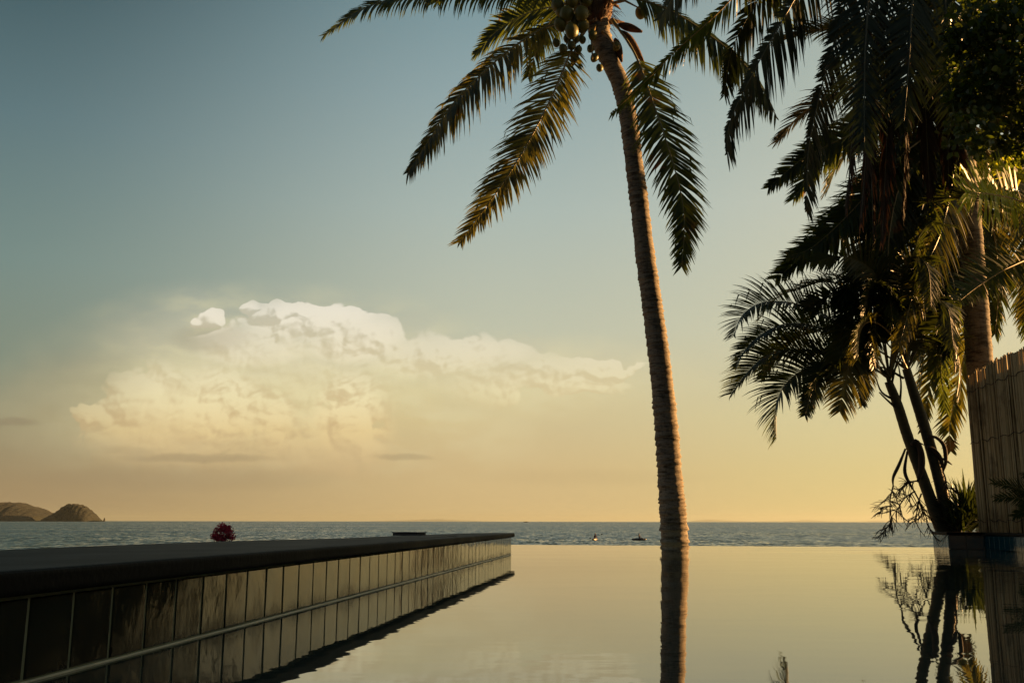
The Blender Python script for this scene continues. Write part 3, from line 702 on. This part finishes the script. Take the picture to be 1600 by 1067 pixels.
F2([(1340, -160), (1200, -130), (1090, -60), (1030, 30)], P1Y, 13.2, Lmax=1.1, n=105, droop=1.6, seed=39, S0=Vector((.6, .4, -.6)), side=(1, .5))
for k_, (x1, y1, x2, y2, yy) in enumerate([(1372, 40, 1345, 345, 14.2), (1350, 60, 1322, 320, 14.5), (1395, 80, 1378, 372, 14.1), (1440, 30, 1452, 300, 14.0), (1475, 20, 1482, 285, 14.2), (1420, 60, 1410, 330, 14.9), (1362, 90, 1364, 372, 14.9), (1460, 40, 1440, 260, 14.8), (1492, 20, 1500, 270, 14.5)]):
    frond(p1, [H1, (H1 + W(x1, y1, yy)) / 2 + Vector((0, 0, .25)), W(x1, y1, yy), W(x2, y2, yy)], Lmax=.75, n=85, droop=1.5, mat='frond_dead', rib='rib_dark', sweep=(62, 78), seed=60 + k_, lift=-.1, petiole=.35, ragged=.3)
for k_, (a_, e_, L_, b_) in enumerate([(20, 40, 4.6, 100), (70, 45, 4.8, 110), (120, 50, 4.6, 110), (160, 60, 4.4, 100), (-30, 55, 4.8, 100), (200, 65, 4.6, 90)]):
    frond(p1, arc(H1, a_, e_, L_, b_), Lmax=.95, n=80, droop=1.3, seed=80 + k_, mat='frond_dark', rib='rib_dark')

# ------------------------------------------------------------------ second palm: trunk beside the fence
P2Y = 16.3
p2 = thing('coconut_palm', 'coconut palm with ringed trunk rising behind the left end of the bamboo fence', 'palm tree', (W(1540, 830, P2Y).x, P2Y, .15))
H2 = W(1497, 175, P2Y)
trunk(p2, [Vector((W(1553, 830, P2Y).x, P2Y, .1)), W(1545, 700, P2Y), W(1533, 590, P2Y), W(1522, 455, P2Y), W(1511, 316, P2Y), H2], [(0, .27), (.2, .225), (.5, .215), (1, .20)], ring=.085, depth=.04)
def F3(pts_, Y0, Y1, par=p2, head=(1497, 175), **k): return frond(par, px_path([head] + pts_, Y0, Y1), **k)
F3([(1420, 175), (1340, 205), (1256, 247), (1201, 292)], P2Y, 15.6, Lmax=.8, n=100, droop=.8, seed=41, S0=Vector((-.3, .3, .9)), side=(.75, 1))
F3([(1431, 303 - 40), (1369, 322 - 10), (1303, 366), (1255, 400), (1214, 434)], P2Y, 15.8, Lmax=.9, n=115, droop=.35, seed=42, S0=Vector((-.5, .2, .85)), side=(1, .9), mat='frond', rib='rib')
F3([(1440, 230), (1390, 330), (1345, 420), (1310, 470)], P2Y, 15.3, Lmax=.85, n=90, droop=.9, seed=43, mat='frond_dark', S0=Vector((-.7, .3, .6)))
F3([(1470, 300), (1440, 420), (1430, 500), (1432, 560)], P2Y, 17.6, Lmax=.9, n=90, droop=.8, seed=44, mat='frond_dark', S0=Vector((1, 0, 0)))
F3([(1500, 300), (1490, 430), (1468, 540), (1452, 605), (1444, 668)], P2Y, 17.9, Lmax=.75, n=100, droop=.6, seed=45, mat='frond_worn', S0=Vector((1, .1, 0)))
F3([(1530, 300), (1530, 430), (1510, 540), (1495, 607), (1484, 668), (1486, 703)], P2Y, 18.3, Lmax=.85, n=100, droop=.5, seed=46, mat='frond_worn', S0=Vector((1, -.1, 0)))
F3([(1560, 240), (1600, 380), (1605, 520)], P2Y, 17.6, Lmax=.9, n=90, droop=.7, seed=47, mat='frond', S0=Vector((1, 0, 0)))
F3([(1450, 240), (1415, 300), (1395, 380), (1385, 470)], P2Y, 16.6, Lmax=.8, n=90, droop=.8, seed=48, mat='frond_dark', S0=Vector((1, .2, 0)))
F3([(1400, 160), (1320, 240), (1290, 300)], P2Y, 17.2, Lmax=.8, n=80, droop=1.2, seed=49, mat='frond')
F3([(1460, 260), (1450, 380), (1470, 470), (1480, 560)], P2Y, 16.0, Lmax=.7, n=80, droop=1.2, seed=50, mat='frond_dark')
F3([(1430, 190), (1385, 250), (1360, 330), (1362, 400)], P2Y, 15.7, Lmax=.8, n=80, droop=1.2, seed=51, mat='frond_dark')
for k_, (a_, e_, L_, b_) in enumerate([(0, 40, 4.2, 110), (60, 30, 4.2, 110), (100, 50, 4.2, 110), (-50, 50, 4, 100), (150, 60, 3.6, 90), (-80, 70, 4, 95)]):
    frond(p2, arc(H2, a_, e_, L_, b_), Lmax=.85, n=80, droop=1.2, seed=90 + k_, mat='frond_dark')

for k_, (pp, ya, yb, m_) in enumerate([
        ([(1450, 210), (1400, 250), (1330, 330), (1270, 385), (1232, 400)], P2Y, 15.4, 'frond'),
        ([(1470, 240), (1430, 330), (1370, 420), (1320, 500), (1300, 560)], P2Y, 15.2, 'frond'),
        ([(1490, 260), (1470, 360), (1430, 450), (1405, 540)], P2Y, 15.0, 'frond_worn'),
        ([(1520, 250), (1550, 350), (1560, 440), (1555, 520)], P2Y, 17.2, 'frond'),
        ([(1440, 180), (1370, 190), (1290, 240), (1240, 310)], P2Y, 17.0, 'frond'),
        ([(1500, 280), (1495, 380), (1475, 470), (1470, 570), (1478, 640)], P2Y, 17.4, 'frond'),
        ([(1460, 230), (1410, 280), (1390, 360), (1388, 440), (1395, 500)], P2Y, 15.1, 'frond'),
        ([(1545, 240), (1590, 300), (1610, 420), (1600, 500)], P2Y, 16.9, 'frond_worn')]):
    F3(pp, ya, yb, Lmax=.82, n=95, w=.04, gap=.07, droop=1.1, seed=500 + k_, mat=m_, S0=Vector(((-.3, .5, .8), (-.6, .5, .6), (1, .2, .1), (1, .2, 0))[k_ % 4]), ragged=.2)
# third palm, far right edge
P3Y = 19.0; DX3 = 14
p3 = thing('coconut_palm', 'slim palm trunk at the right picture edge above the bamboo fence', 'palm tree', (W(1618, 700, P3Y).x, P3Y, -2.4))
H3 = W(1598, 235, P3Y)
trunk(p3, [Vector((W(1634, 700, P3Y).x, P3Y, -2.4)), W(1628, 600, P3Y), W(1618, 450, P3Y), H3], [(0, .2), (.3, .17), (1, .14)], ring=.09)
for k_, (a_, e_, L_, b_) in enumerate([(-100, 10, 4, 90), (-60, 40, 4.2, 110), (-130, 35, 4.2, 115), (-10, 20, 4, 90), (60, 40, 4, 100), (180, 30, 4, 110), (120, 50, 4, 100), (-95, 50, 4.2, 120), (-160, 15, 3.8, 90)]):
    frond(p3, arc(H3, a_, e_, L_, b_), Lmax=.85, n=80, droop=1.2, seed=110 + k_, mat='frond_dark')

# young bright palm on the right, near
yp = thing('young_palm', 'young palm with bright yellow green fronds reaching in at right edge', 'palm tree', (W(1690, 700, 13.6).x, 13.6, .2))
mb_root = W(1680, 420, 13.6)
trunk(yp, [Vector((W(1700, 700, 13.6).x, 13.6, .1)), W(1695, 560, 13.6), mb_root], [(0, .13), (1, .10)], ring=.08, mat='stem')
FAN = [(0, .9), (.5, 1.0), (1, .85)]
frond(yp, [mb_root, W(1650, 340, 13.3), W(1590, 312, 12.7), W(1545, 302, 12.2), W(1510, 300, 11.8)], Lmax=.78, n=26, droop=.25, mat='frond_bright', rib='rib_gold', seed=121, S0=Vector((.25, .3, 1)), prof=FAN, sweep=(28, 66), petiole=.55, w=.05, gap=.0, ragged=.1)
frond(yp, [mb_root, W(1640, 395, 13.3), W(1580, 415, 12.8), W(1530, 445, 12.5), W(1498, 470, 12.3)], Lmax=.62, n=60, w=.036, droop=.5, mat='frond', rib='rib_gold', seed=122, S0=Vector((.25, .5, 1)), side=(1, .7), petiole=.3, sweep=(20, 45))
frond(yp, [mb_root, W(1640, 300, 13.8), W(1590, 262, 14), W(1550, 262, 14.1)], Lmax=.6, n=40, droop=.4, mat='frond_bright', seed=123, S0=Vector((.25, .3, 1)), petiole=.4)
for k_, (a_, e_, L_, b_) in enumerate([(150, 50, 2.6, 90), (170, 50, 2.6, 100), (-150, 60, 2.4, 90), (-60, 70, 2.6, 80)]):
    frond(yp, arc(mb_root, a_, e_, L_, b_), Lmax=.7, n=60, droop=.8, seed=130 + k_, mat='frond')

# ------------------------------------------------------------------ clumping palm with two leaning stems
AY = 15.75
ap = thing('clumping_palm', 'feathery clumping palm with two leaning green stems left of the fence', 'palm tree', (W(1480, 832, AY).x, AY, .2))
c1_ = [W(1478, 838, AY), W(1462, 800, AY), (W(1440, 740, AY)), W(1418, 680, AY), W(1402, 630, AY), W(1388, 595, AY)]
c2_ = [W(1491, 838, AY), W(1478, 790, AY), (W(1463, 730, AY)), W(1446, 670, AY), W(1430, 620, AY), W(1416, 575, AY)]
trunk(ap, c1_, [(0, .115), (.3, .09), (.8, .082), (1, .065)], ring=.11, depth=.03, mat='stem', name='stem')
trunk(ap, c2_, [(0, .115), (.3, .09), (.8, .085), (1, .068)], ring=.11, depth=.03, mat='stem', name='stem')
def FA(pts_, Y0=AY, Y1=AY, head=(1390, 590), **k):
    k.setdefault('mat', 'areca'); k.setdefault('rib', 'rib_dark'); k.setdefault('w', .034); k.setdefault('rib_r', .018); k.setdefault('Lmax', .78); k.setdefault('n', 80); k.setdefault('gap', .02)
    k.setdefault('petiole', .22); k.setdefault('sweep', (30, 50)); k.setdefault('lift', .45); k.setdefault('droop', 1.35); k.setdefault('ragged', .2); k.setdefault('S0', Vector((.15, .6, .8)))
    return frond(ap, px_path([head] + pts_, Y0, Y1), **k)
FA([(1345, 540), (1300, 498), (1244, 474), (1193, 472), (1160, 492), (1147, 525)], AY, 15.0, seed=201)
FA([(1340, 545), (1285, 512), (1231, 505), (1193, 520), (1165, 545), (1150, 575)], AY, 15.4, seed=202, Lmax=.5)
FA([(1340, 560), (1290, 548), (1226, 546), (1193, 558), (1168, 582), (1143, 615)], AY, 16.0, seed=203)
FA([(1350, 568), (1312, 566), (1262, 574), (1226, 602), (1214, 637), (1213, 686)], AY, 15.2, seed=204)
FA([(1350, 568), (1310, 562), (1284, 576), (1270, 607), (1258, 648)], AY, 14.7, seed=205, Lmax=.45, S0=Vector((1, .3, .2)), lift=.1)
FA([(1375, 520), (1352, 505), (1335, 540), (1322, 590), (1312, 642)], AY, 14.9, seed=206, S0=Vector((1, .2, 0)), mat='frond_worn', lift=0)
FA([(1380, 520), (1365, 512), (1352, 560), (1348, 632)], AY, 15.3, seed=207, S0=Vector((1, .2, 0)), lift=0, Lmax=.42)
H = (1416, 575)
FA([(1400, 535), (1380, 510), (1358, 502), (1344, 518), (1340, 560)], AY - .3, 14.7, head=H, seed=208, rib='rib_gold', Lmax=.5, mat='frond_worn', petiole=.55, S0=Vector((.2, 1, .2)))
UP = [[(1400, 500), (1370, 430), (1320, 400), (1270, 410)], [(1405, 490), (1390, 410), (1350, 370), (1300, 375)], [(1420, 480), (1425, 400), (1450, 350), (1490, 350)], [(1435, 500), (1470, 430), (1500, 420), (1530, 450)],
      [(1390, 520), (1340, 460), (1290, 440), (1240, 455)], [(1415, 480), (1400, 420), (1380, 400), (1350, 430), (1335, 480)], [(1430, 520), (1455, 470), (1480, 480), (1490, 540)], [(1440, 540), (1480, 520), (1500, 570), (1500, 620)],
      [(1405, 500), (1385, 450), (1360, 450), (1350, 500)], [(1425, 500), (1440, 440), (1460, 440), (1465, 510), (1462, 570)], [(1400, 510), (1380, 470), (1350, 470), (1325, 510), (1315, 560)], [(1390, 540), (1350, 500), (1310, 480), (1270, 490), (1250, 520)],
      [(1420, 490), (1415, 430), (1430, 400), (1450, 420), (1455, 480)], [(1425, 520), (1440, 490), (1445, 530), (1440, 600)], [(1405, 530), (1385, 500), (1370, 520), (1368, 580)]]
UP += [[(1370, 545), (1325, 520), (1265, 520), (1215, 545), (1190, 590)], [(1372, 560), (1330, 560), (1285, 590), (1262, 625)], [(1395, 500), (1340, 440), (1280, 440), (1215, 465), (1185, 500)], [(1400, 530), (1350, 480), (1300, 462), (1255, 480)]]
for k_, u in enumerate(UP):
    FA(u, AY, AY + (-.9, .8, -.5, 1.1)[k_ % 4], head=H if k_ % 2 else (1390, 590), seed=220 + k_, S0=Vector((.5, 1, .3)) if k_ % 3 else Vector((1, .3, .1)), lift=.25, Lmax=.6, droop=1.1)
# bare petioles and sheaths above the stems
mb = MB()
for (a, b, c) in [((1388, 595), (1378, 565), (1352, 540)), ((1390, 600), (1392, 560), (1398, 520)), ((1392, 605), (1400, 570), (1408, 545)), ((1400, 625), (1378, 612), (1368, 588)), ((1404, 640), (1382, 620), (1374, 612)), ((1416, 580), (1432, 545), (1445, 520)), ((1412, 590), (1385, 575), (1360, 570)), ((1405, 640), (1408, 600), (1404, 570))]:
    mb.tube(smooth_path([W(*a, AY - .02), W(*b, AY - .05), W(*c, AY - .1)], 8), [.022 * (1 - i / 14) for i in range(9)], 6)
mb.build('petiole', M['stem'], ap, True)
# old flower stalks: thick hooks and a mass of bare twigs
ri = random.Random(17)
def hook(pts_, r):
    mb = MB(); path = smooth_path([W(x, y, AY - .12) for x, y in pts_], 18)
    mb.tube(path, [r * (.6 + .8 * math.sin(math.pi * (i / 18) ** 1.5)) * (1 - .5 * i / 18) for i in range(19)], 8); return mb.build('spathe', M['bark'], ap, True)
hook([(1425, 694), (1432, 688), (1439, 705), (1440, 730), (1434, 752)], .055); hook([(1450, 682), (1462, 682), (1475, 695), (1478, 720), (1474, 736)], .035)
hook([(1450, 697), (1460, 702), (1470, 716), (1474, 732)], .04); hook([(1415, 700), (1405, 725), (1396, 745), (1396, 760)], .028); hook([(1418, 704), (1414, 735), (1422, 755), (1430, 768)], .03)
hook([(1425, 692), (1432, 689), (1446, 695)], .014); hook([(1466, 712), (1478, 718), (1488, 725)], .02)
def twigs(p0, p1, n, L, spread, seed, down=.5):
    rnd = random.Random(seed); mb = MB(); A_, B_ = W(*p0, AY - .15), W(*p1, AY - .25); path = smooth_path([A_, (A_ + B_) / 2 + Vector((rnd.uniform(-.05, .05), 0, .04)), B_], 14)
    mb.tube(path, [.014 * (1 - i / 20) for i in range(15)], 5)
    for _ in range(n):
        q = rnd.choice(path[2:]); a = rnd.uniform(-spread, spread); d = (B_ - A_).normalized()
        d = (Matrix.Rotation(a, 3, 'Y') @ d + Vector((0, rnd.uniform(-.5, .5), 0))).normalized(); l = L * rnd.uniform(.4, 1.1); pt = [q]
        for j in range(4):
            pt.append(pt[-1] + d * l / 4); d = (d + Vector((rnd.gauss(0, .15), 0, -down * .25 + rnd.gauss(0, .12)))).normalized()
        mb.tube(pt, [.0085, .007, .006, .005, .003], 4)
        if rnd.random() < .6:
            d2 = (d + Vector((rnd.uniform(-1, 1), 0, rnd.uniform(-.6, .6)))).normalized(); mb.tube([pt[2], pt[2] + d2 * l * .25, pt[2] + d2 * l * .45 + Vector((0, 0, -.02))], [.006, .005, .003], 3)
    return mb.build('flower_stalk', M['bark'], ap)
twigs((1396, 758), (1394, 815), 26, .34, 1.3, 1); twigs((1394, 812), (1372, 840), 18, .22, 1.0, 2); twigs((1430, 766), (1400, 800), 26, .32, 1.4, 3); twigs((1434, 750), (1405, 765), 22, .3, 1.3, 4)
twigs((1430, 768), (1455, 830), 26, .3, 1.2, 5); twigs((1474, 736), (1478, 770), 22, .26, 1.5, 6); twigs((1440, 770), (1432, 815), 22, .3, 1.2, 7); twigs((1394, 790), (1375, 800), 14, .22, 1.2, 8); twigs((1480, 760), (1500, 775), 16, .22, 1.2, 9)

# ------------------------------------------------------------------ broad-leaved tree, top right corner
bt = thing('leafy_tree', 'dark broadleaf tree filling the upper right corner with some sunlit yellow leaves', 'tree', (W(1780, 600, 12.2).x, 12.2, .2))
base_ = Vector((W(1780, 600, 12.2).x, 12.2, .1)); rb = random.Random(8)
mb = MB(); forks = [W(1740, 250, 12.2), W(1660, 60, 12.2), W(1580, 90, 12.0), W(1560, -60, 12.3), W(1700, -150, 12.4), W(1600, 200, 11.9)]
mb.tube(smooth_path([base_, base_ + Vector((-.1, 0, 1.5)), forks[0]], 10), [.2 - .008 * i for i in range(11)], 10)
for f_ in forks[1:]: mb.tube(smooth_path([forks[0], (forks[0] + f_) / 2 + Vector((0, 0, .25)), f_], 10), [.09 * (1 - i / 13) for i in range(11)], 7)
mb.build('trunk', M['bark'], bt, True)
mb = MB()
CL = [(1520, 40, .42), (1508, 100, .34), (1530, 150, .42), (1515, 205, .34), (1570, 60, .5), (1560, 120, .5), (1575, 200, .48), (1610, 30, .55), (1610, 120, .55), (1620, 210, .5), (1545, -20, .5), (1600, -60, .6), (1660, 60, .7), (1690, -40, .8), (1690, 170, .7), (1498, 150, .18), (1500, 62, .2)]
for (x, y, r) in CL:
    c_ = W(x, y, 12.0 + rb.uniform(-.4, .5))
    for _ in range(int(1500 * r * r) + 60):
        d = Vector((rb.gauss(0, 1), rb.gauss(0, 1), rb.gauss(0, 1))).normalized() * r * rb.uniform(.25, 1.08) ** .6
        p = c_ + d; u_ = Vector((rb.gauss(0, 1), rb.gauss(0, 1), rb.gauss(-.6, .6))).normalized(); w_ = u_.cross(Vector((rb.gauss(0, 1), rb.gauss(0, 1), rb.gauss(0, 1)))).normalized()
        l = rb.uniform(.07, .15); k = l * .32
        mb.add([p, p + u_ * l * .35 + w_ * k, p + u_ * l * .75 + w_ * k * .7, p + u_ * l + Vector((0, 0, -.012)), p + u_ * l * .75 - w_ * k * .7, p + u_ * l * .35 - w_ * k], [(0, 1, 2, 3, 4, 5)])
mb.build('crown', M['broad'], bt)

# ------------------------------------------------------------------ low plants
def spiky(name, label, cat, center, n, L, seed, mat='spiky', el0=(15, 85), w=.035, stems=1, azr=(0, 360)):
    rnd = random.Random(seed); t = thing(name, label, cat, center); mb = MB()
    for _ in range(n):
        a = R(rnd.uniform(*azr)); e = R(rnd.uniform(*el0)); d = Vector((math.sin(a) * math.cos(e), math.cos(a) * math.cos(e), math.sin(e)))
        p = Vector(center) + Vector((rnd.gauss(0, .05), rnd.gauss(0, .05), rnd.uniform(.02, .25 * L + .05))); l = L * rnd.uniform(.6, 1.05); wv = d.cross(Vector((0, 0, 1))).normalized(); vs = []
        for j in range(6):
            ww = w * (.5, 1, .95, .75, .45, .04)[j] / 2; vs += [p - wv * ww, p + wv * ww]; p = p + d * l / 5; d = (d + Vector((0, 0, -.13 * (j + .5) / 2))).normalized()
        mb.add(vs, [(2 * j, 2 * j + 1, 2 * j + 3, 2 * j + 2) for j in range(5)])
    mb.build('foliage', M[mat], t)
    mb = MB(); c = Vector(center); mb.tube([c - Vector((0, 0, .05)), c + Vector((.01, 0, .15 * L)), c + Vector((0, .01, .3 * L))], [.03, .025, .015], 7); mb.build('stem', M['bark'], t, True)
    return t
spiky('spiky_shrub', 'dark spiky shrub between the leaning palm stems and the bamboo fence', 'shrub', Vector((*W(1514, 826, 15.55).xy, .22)), 230, .8, 3, w=.05)
spiky('spiky_shrub', 'small spiky bush tucked against the foot of the two palm stems', 'shrub', Vector((*W(1500, 830, 15.3).xy, .22)), 90, .42, 4)
fp = thing('fern_palm', 'low dark feathery plant in front of the bamboo fence at right edge', 'plant', (W(1640, 800, 13.0).x, 13.0, .245))
fpb = Vector((W(1640, 832, 13.0).x, 13.0, .25))
mb = MB(); mb.tube([fpb - Vector((0, 0, .02)), fpb + Vector((0, 0, .18)), fpb + Vector((-.02, 0, .3))], [.05, .045, .03], 8); mb.build('stem', M['bark'], fp, True)
for k_, (pp, S_0) in enumerate([([(1625, 775), (1600, 765), (1575, 757), (1552, 752)], (0, .3, 1)), ([(1625, 785), (1600, 778), (1578, 775), (1556, 778)], (0, .3, 1)), ([(1630, 790), (1605, 795), (1585, 805)], (0, .3, 1)), ([(1640, 760), (1620, 740), (1600, 742)], (.3, .3, 1)), ([(1650, 770), (1680, 750), (1700, 760)], (0, .5, 1))]):
    frond(fp, [fpb + Vector((0, 0, .25))] + [W(x, y, 12.7) for x, y in pp], Lmax=.2, n=26, w=.016, rib_r=.006, droop=.8, mat='spiky', rib='rib_dark', seed=300 + k_, S0=Vector(S_0), petiole=.25, gap=0, prof=[(0, .8), (.5, 1), (1, .5)])
# red flowering plant behind the left coping
rp_c = W(346, 850, 8.3); rp = thing('flowering_plant', 'small plant with crimson blossoms peeking over the left pool coping', 'plant', (rp_c.x, rp_c.y, -1.0))
rr_ = random.Random(9); mb = MB(); ms = MB()
for _ in range(46):
    q_ = rr_.uniform(-1, 1); e = rp_c + Vector((q_ * .095 + .012, rr_.uniform(-.07, .07), 0)); e.z = .245 + rr_.uniform(-.02, .115) * (1 - abs(q_) ** 2.2) + .01
    ms.tube([Vector((rp_c.x, rp_c.y, -1.05)), Vector(((rp_c.x * 2 + e.x) / 3, (rp_c.y * 2 + e.y) / 3, -.2)), Vector(((rp_c.x + e.x) / 2, (rp_c.y + e.y) / 2, .14)), e], [.004, .003, .002, .0015], 4)
    for _ in range(22):
        p = e + Vector((rr_.gauss(0, .011), rr_.gauss(0, .011), rr_.gauss(0, .011))); u_ = Vector((rr_.gauss(0, 1), rr_.gauss(0, 1), rr_.gauss(.3, 1))).normalized(); w_ = u_.orthogonal().normalized(); l = rr_.uniform(.012, .026)
        mb.add([p, p + u_ * l * .5 + w_ * l * .34, p + u_ * l, p + u_ * l * .5 - w_ * l * .34], [(0, 1, 2, 3)])
mb.build('blossom', M['red'], rp); ms.build('stem', M['bark'], rp)

# ------------------------------------------------------------------ kayaks
def kayak(px, py, length, yaw, label, plabel, seed, lean):
    Y = 182; c = W(px, py, Y); c.z = SEAZ; k = thing('kayak', label, 'kayak', c, 'kayaks on the sea')
    rot = Matrix.Rotation(R(yaw), 3, 'Z'); mb = MB(); path = [c + rot @ Vector((length * (i / 12 - .5), 0, .10 + .16 * abs(i / 6 - 1) ** 3)) for i in range(13)]
    mb.tube(path, [.03 + .29 * (1 - abs(i / 6 - 1) ** 2.2) ** .7 for i in range(13)], 10); o = mb.build('hull', M['kayak'], k, True)
    mb = MB(); s0 = c + Vector((0, 0, .36)); mb.tube([s0 + rot @ Vector((.35 * math.cos(a), .2 * math.sin(a), 0)) for a in [i * math.pi / 6 for i in range(13)]], .025, 5); mb.build('cockpit_rim', M['kayak'], k, True)
    per = bpy.data.meshes.new('person'); seat = c + Vector((0, 0, .3)); J = {}
    J = [(0, 0, 0, .17), (.02 + lean * .3, 0, .28, .15), (lean, 0, .52, .17), (lean * 1.1, 0, .66, .06), (lean * 1.2, 0, .80, .11), (lean * 1.2, 0, .93, .09),
         (lean, .2, .5, .07), (lean + .15, .32, .28, .05), (lean + .38, .25, .34, .045), (lean, -.2, .5, .07), (lean + .15, -.32, .28, .05), (lean + .38, -.25, .34, .045),
         (.3, .12, .06, .09), (.65, .12, .12, .07), (.3, -.12, .06, .09), (.65, -.12, .12, .07)]
    E_ = [(0, 1), (1, 2), (2, 3), (3, 4), (4, 5), (2, 6), (6, 7), (7, 8), (2, 9), (9, 10), (10, 11), (0, 12), (12, 13), (0, 14), (14, 15)]
    per.from_pydata([tuple(rot @ Vector(j[:3])) for j in J], E_, []); po = bpy.data.objects.new('person', per); COL.objects.link(po); po.location = seat; per.materials.append(M['shirt'])
    sk = po.modifiers.new('skin', 'SKIN'); po.modifiers.new('sub', 'SUBSURF').levels = 1
    for i, j in enumerate(J): per.skin_vertices[0].data[i].radius = (j[3], j[3])
    per.skin_vertices[0].data[0].use_root = True
    po['label'] = plabel; po['category'] = 'person'; po['group'] = 'people paddling'
    mb = MB(); hc = seat + rot @ Vector((lean * 1.2 - .01, 0, .90)); mb.tube([hc - Vector((0, 0, .08)), hc, hc + Vector((0, 0, .07)), hc + Vector((0, 0, .10))], [.10, .125, .10, .04], 9); mb.build('hair', M['hair'], po, True)
    pd = thing('paddle', 'dark paddle held by the person in the ' + ('right kayak near the palm trunk' if seed else 'left kayak'), 'paddle', seat)
    a_, b_ = seat + rot @ Vector((lean + .42, 1.05, .62 if seed else .1)), seat + rot @ Vector((lean + .36, -1.05, .05 if seed else .75)); mb = MB(); mb.tube([a_, b_], .016, 6); mb.build('shaft', M['bark'], pd)
    for e_ in (a_, b_):
        mb = MB(); mb.tube([e_ + (e_ - (a_ + b_) / 2) * q for q in (-.04, .05, .2, .3)], [.02, .09, .1, .03], 6); mb.build('blade', M['kayak'], pd)
kayak(930, 844, 2.2, 62, 'dark kayak seen nearly end on, further from the palm trunk', 'person paddling the kayak that points toward the viewer', 0, .16)
kayak(999, 844, 2.9, 8, 'dark kayak seen side on, just left of the palm trunk', 'person sitting upright in the side-on kayak near the palm trunk', 1, .02)
bo = W(822, 815.6, 3900); bt_ = thing('boat', 'tiny low boat far out on the horizon above the pool', 'boat', (bo.x, bo.y, SEAZ))
mb = MB(); mb.tube([Vector((bo.x + (i - 4) * 2.4, bo.y, SEAZ + .8 + .25 * abs(i - 4) ** 1.3 * .4)) for i in range(9)], [.3, 1.2, 1.6, 1.8, 1.8, 1.8, 1.6, 1.2, .3], 8); mb.build('hull', M['kayak'], bt_, True)
mb = MB(); mb.box((bo.x + 1, bo.y, SEAZ + 3.2), (5, 2.4, 1.8)); mb.build('cabin', M['kayak'], bt_, False, .3)

# ------------------------------------------------------------------ haze
HAZE = 1.7e-5
def haze_f():
    n = N.tree.nodes.new('ShaderNodeVolumePrincipled'); n.inputs['Color'].default_value = (.44, .53, .52, 1); n.inputs['Density'].default_value = HAZE
    n.inputs['Anisotropy'].default_value = .3; return N(n.outputs[0])
if HAZE:
    m = bpy.data.materials.new('haze'); m.use_nodes = True; t = m.node_tree; t.nodes.clear(); N.tree = t
    out = t.nodes.new('ShaderNodeOutputMaterial'); N.put(out.inputs['Volume'], haze_f())
    mb = MB(); mb.box((0, 0, 226), (2 * S_ + 400, 2 * S_ + 400, 460)); hzo = mb.build('haze', m); struct(hzo, 'stuff')
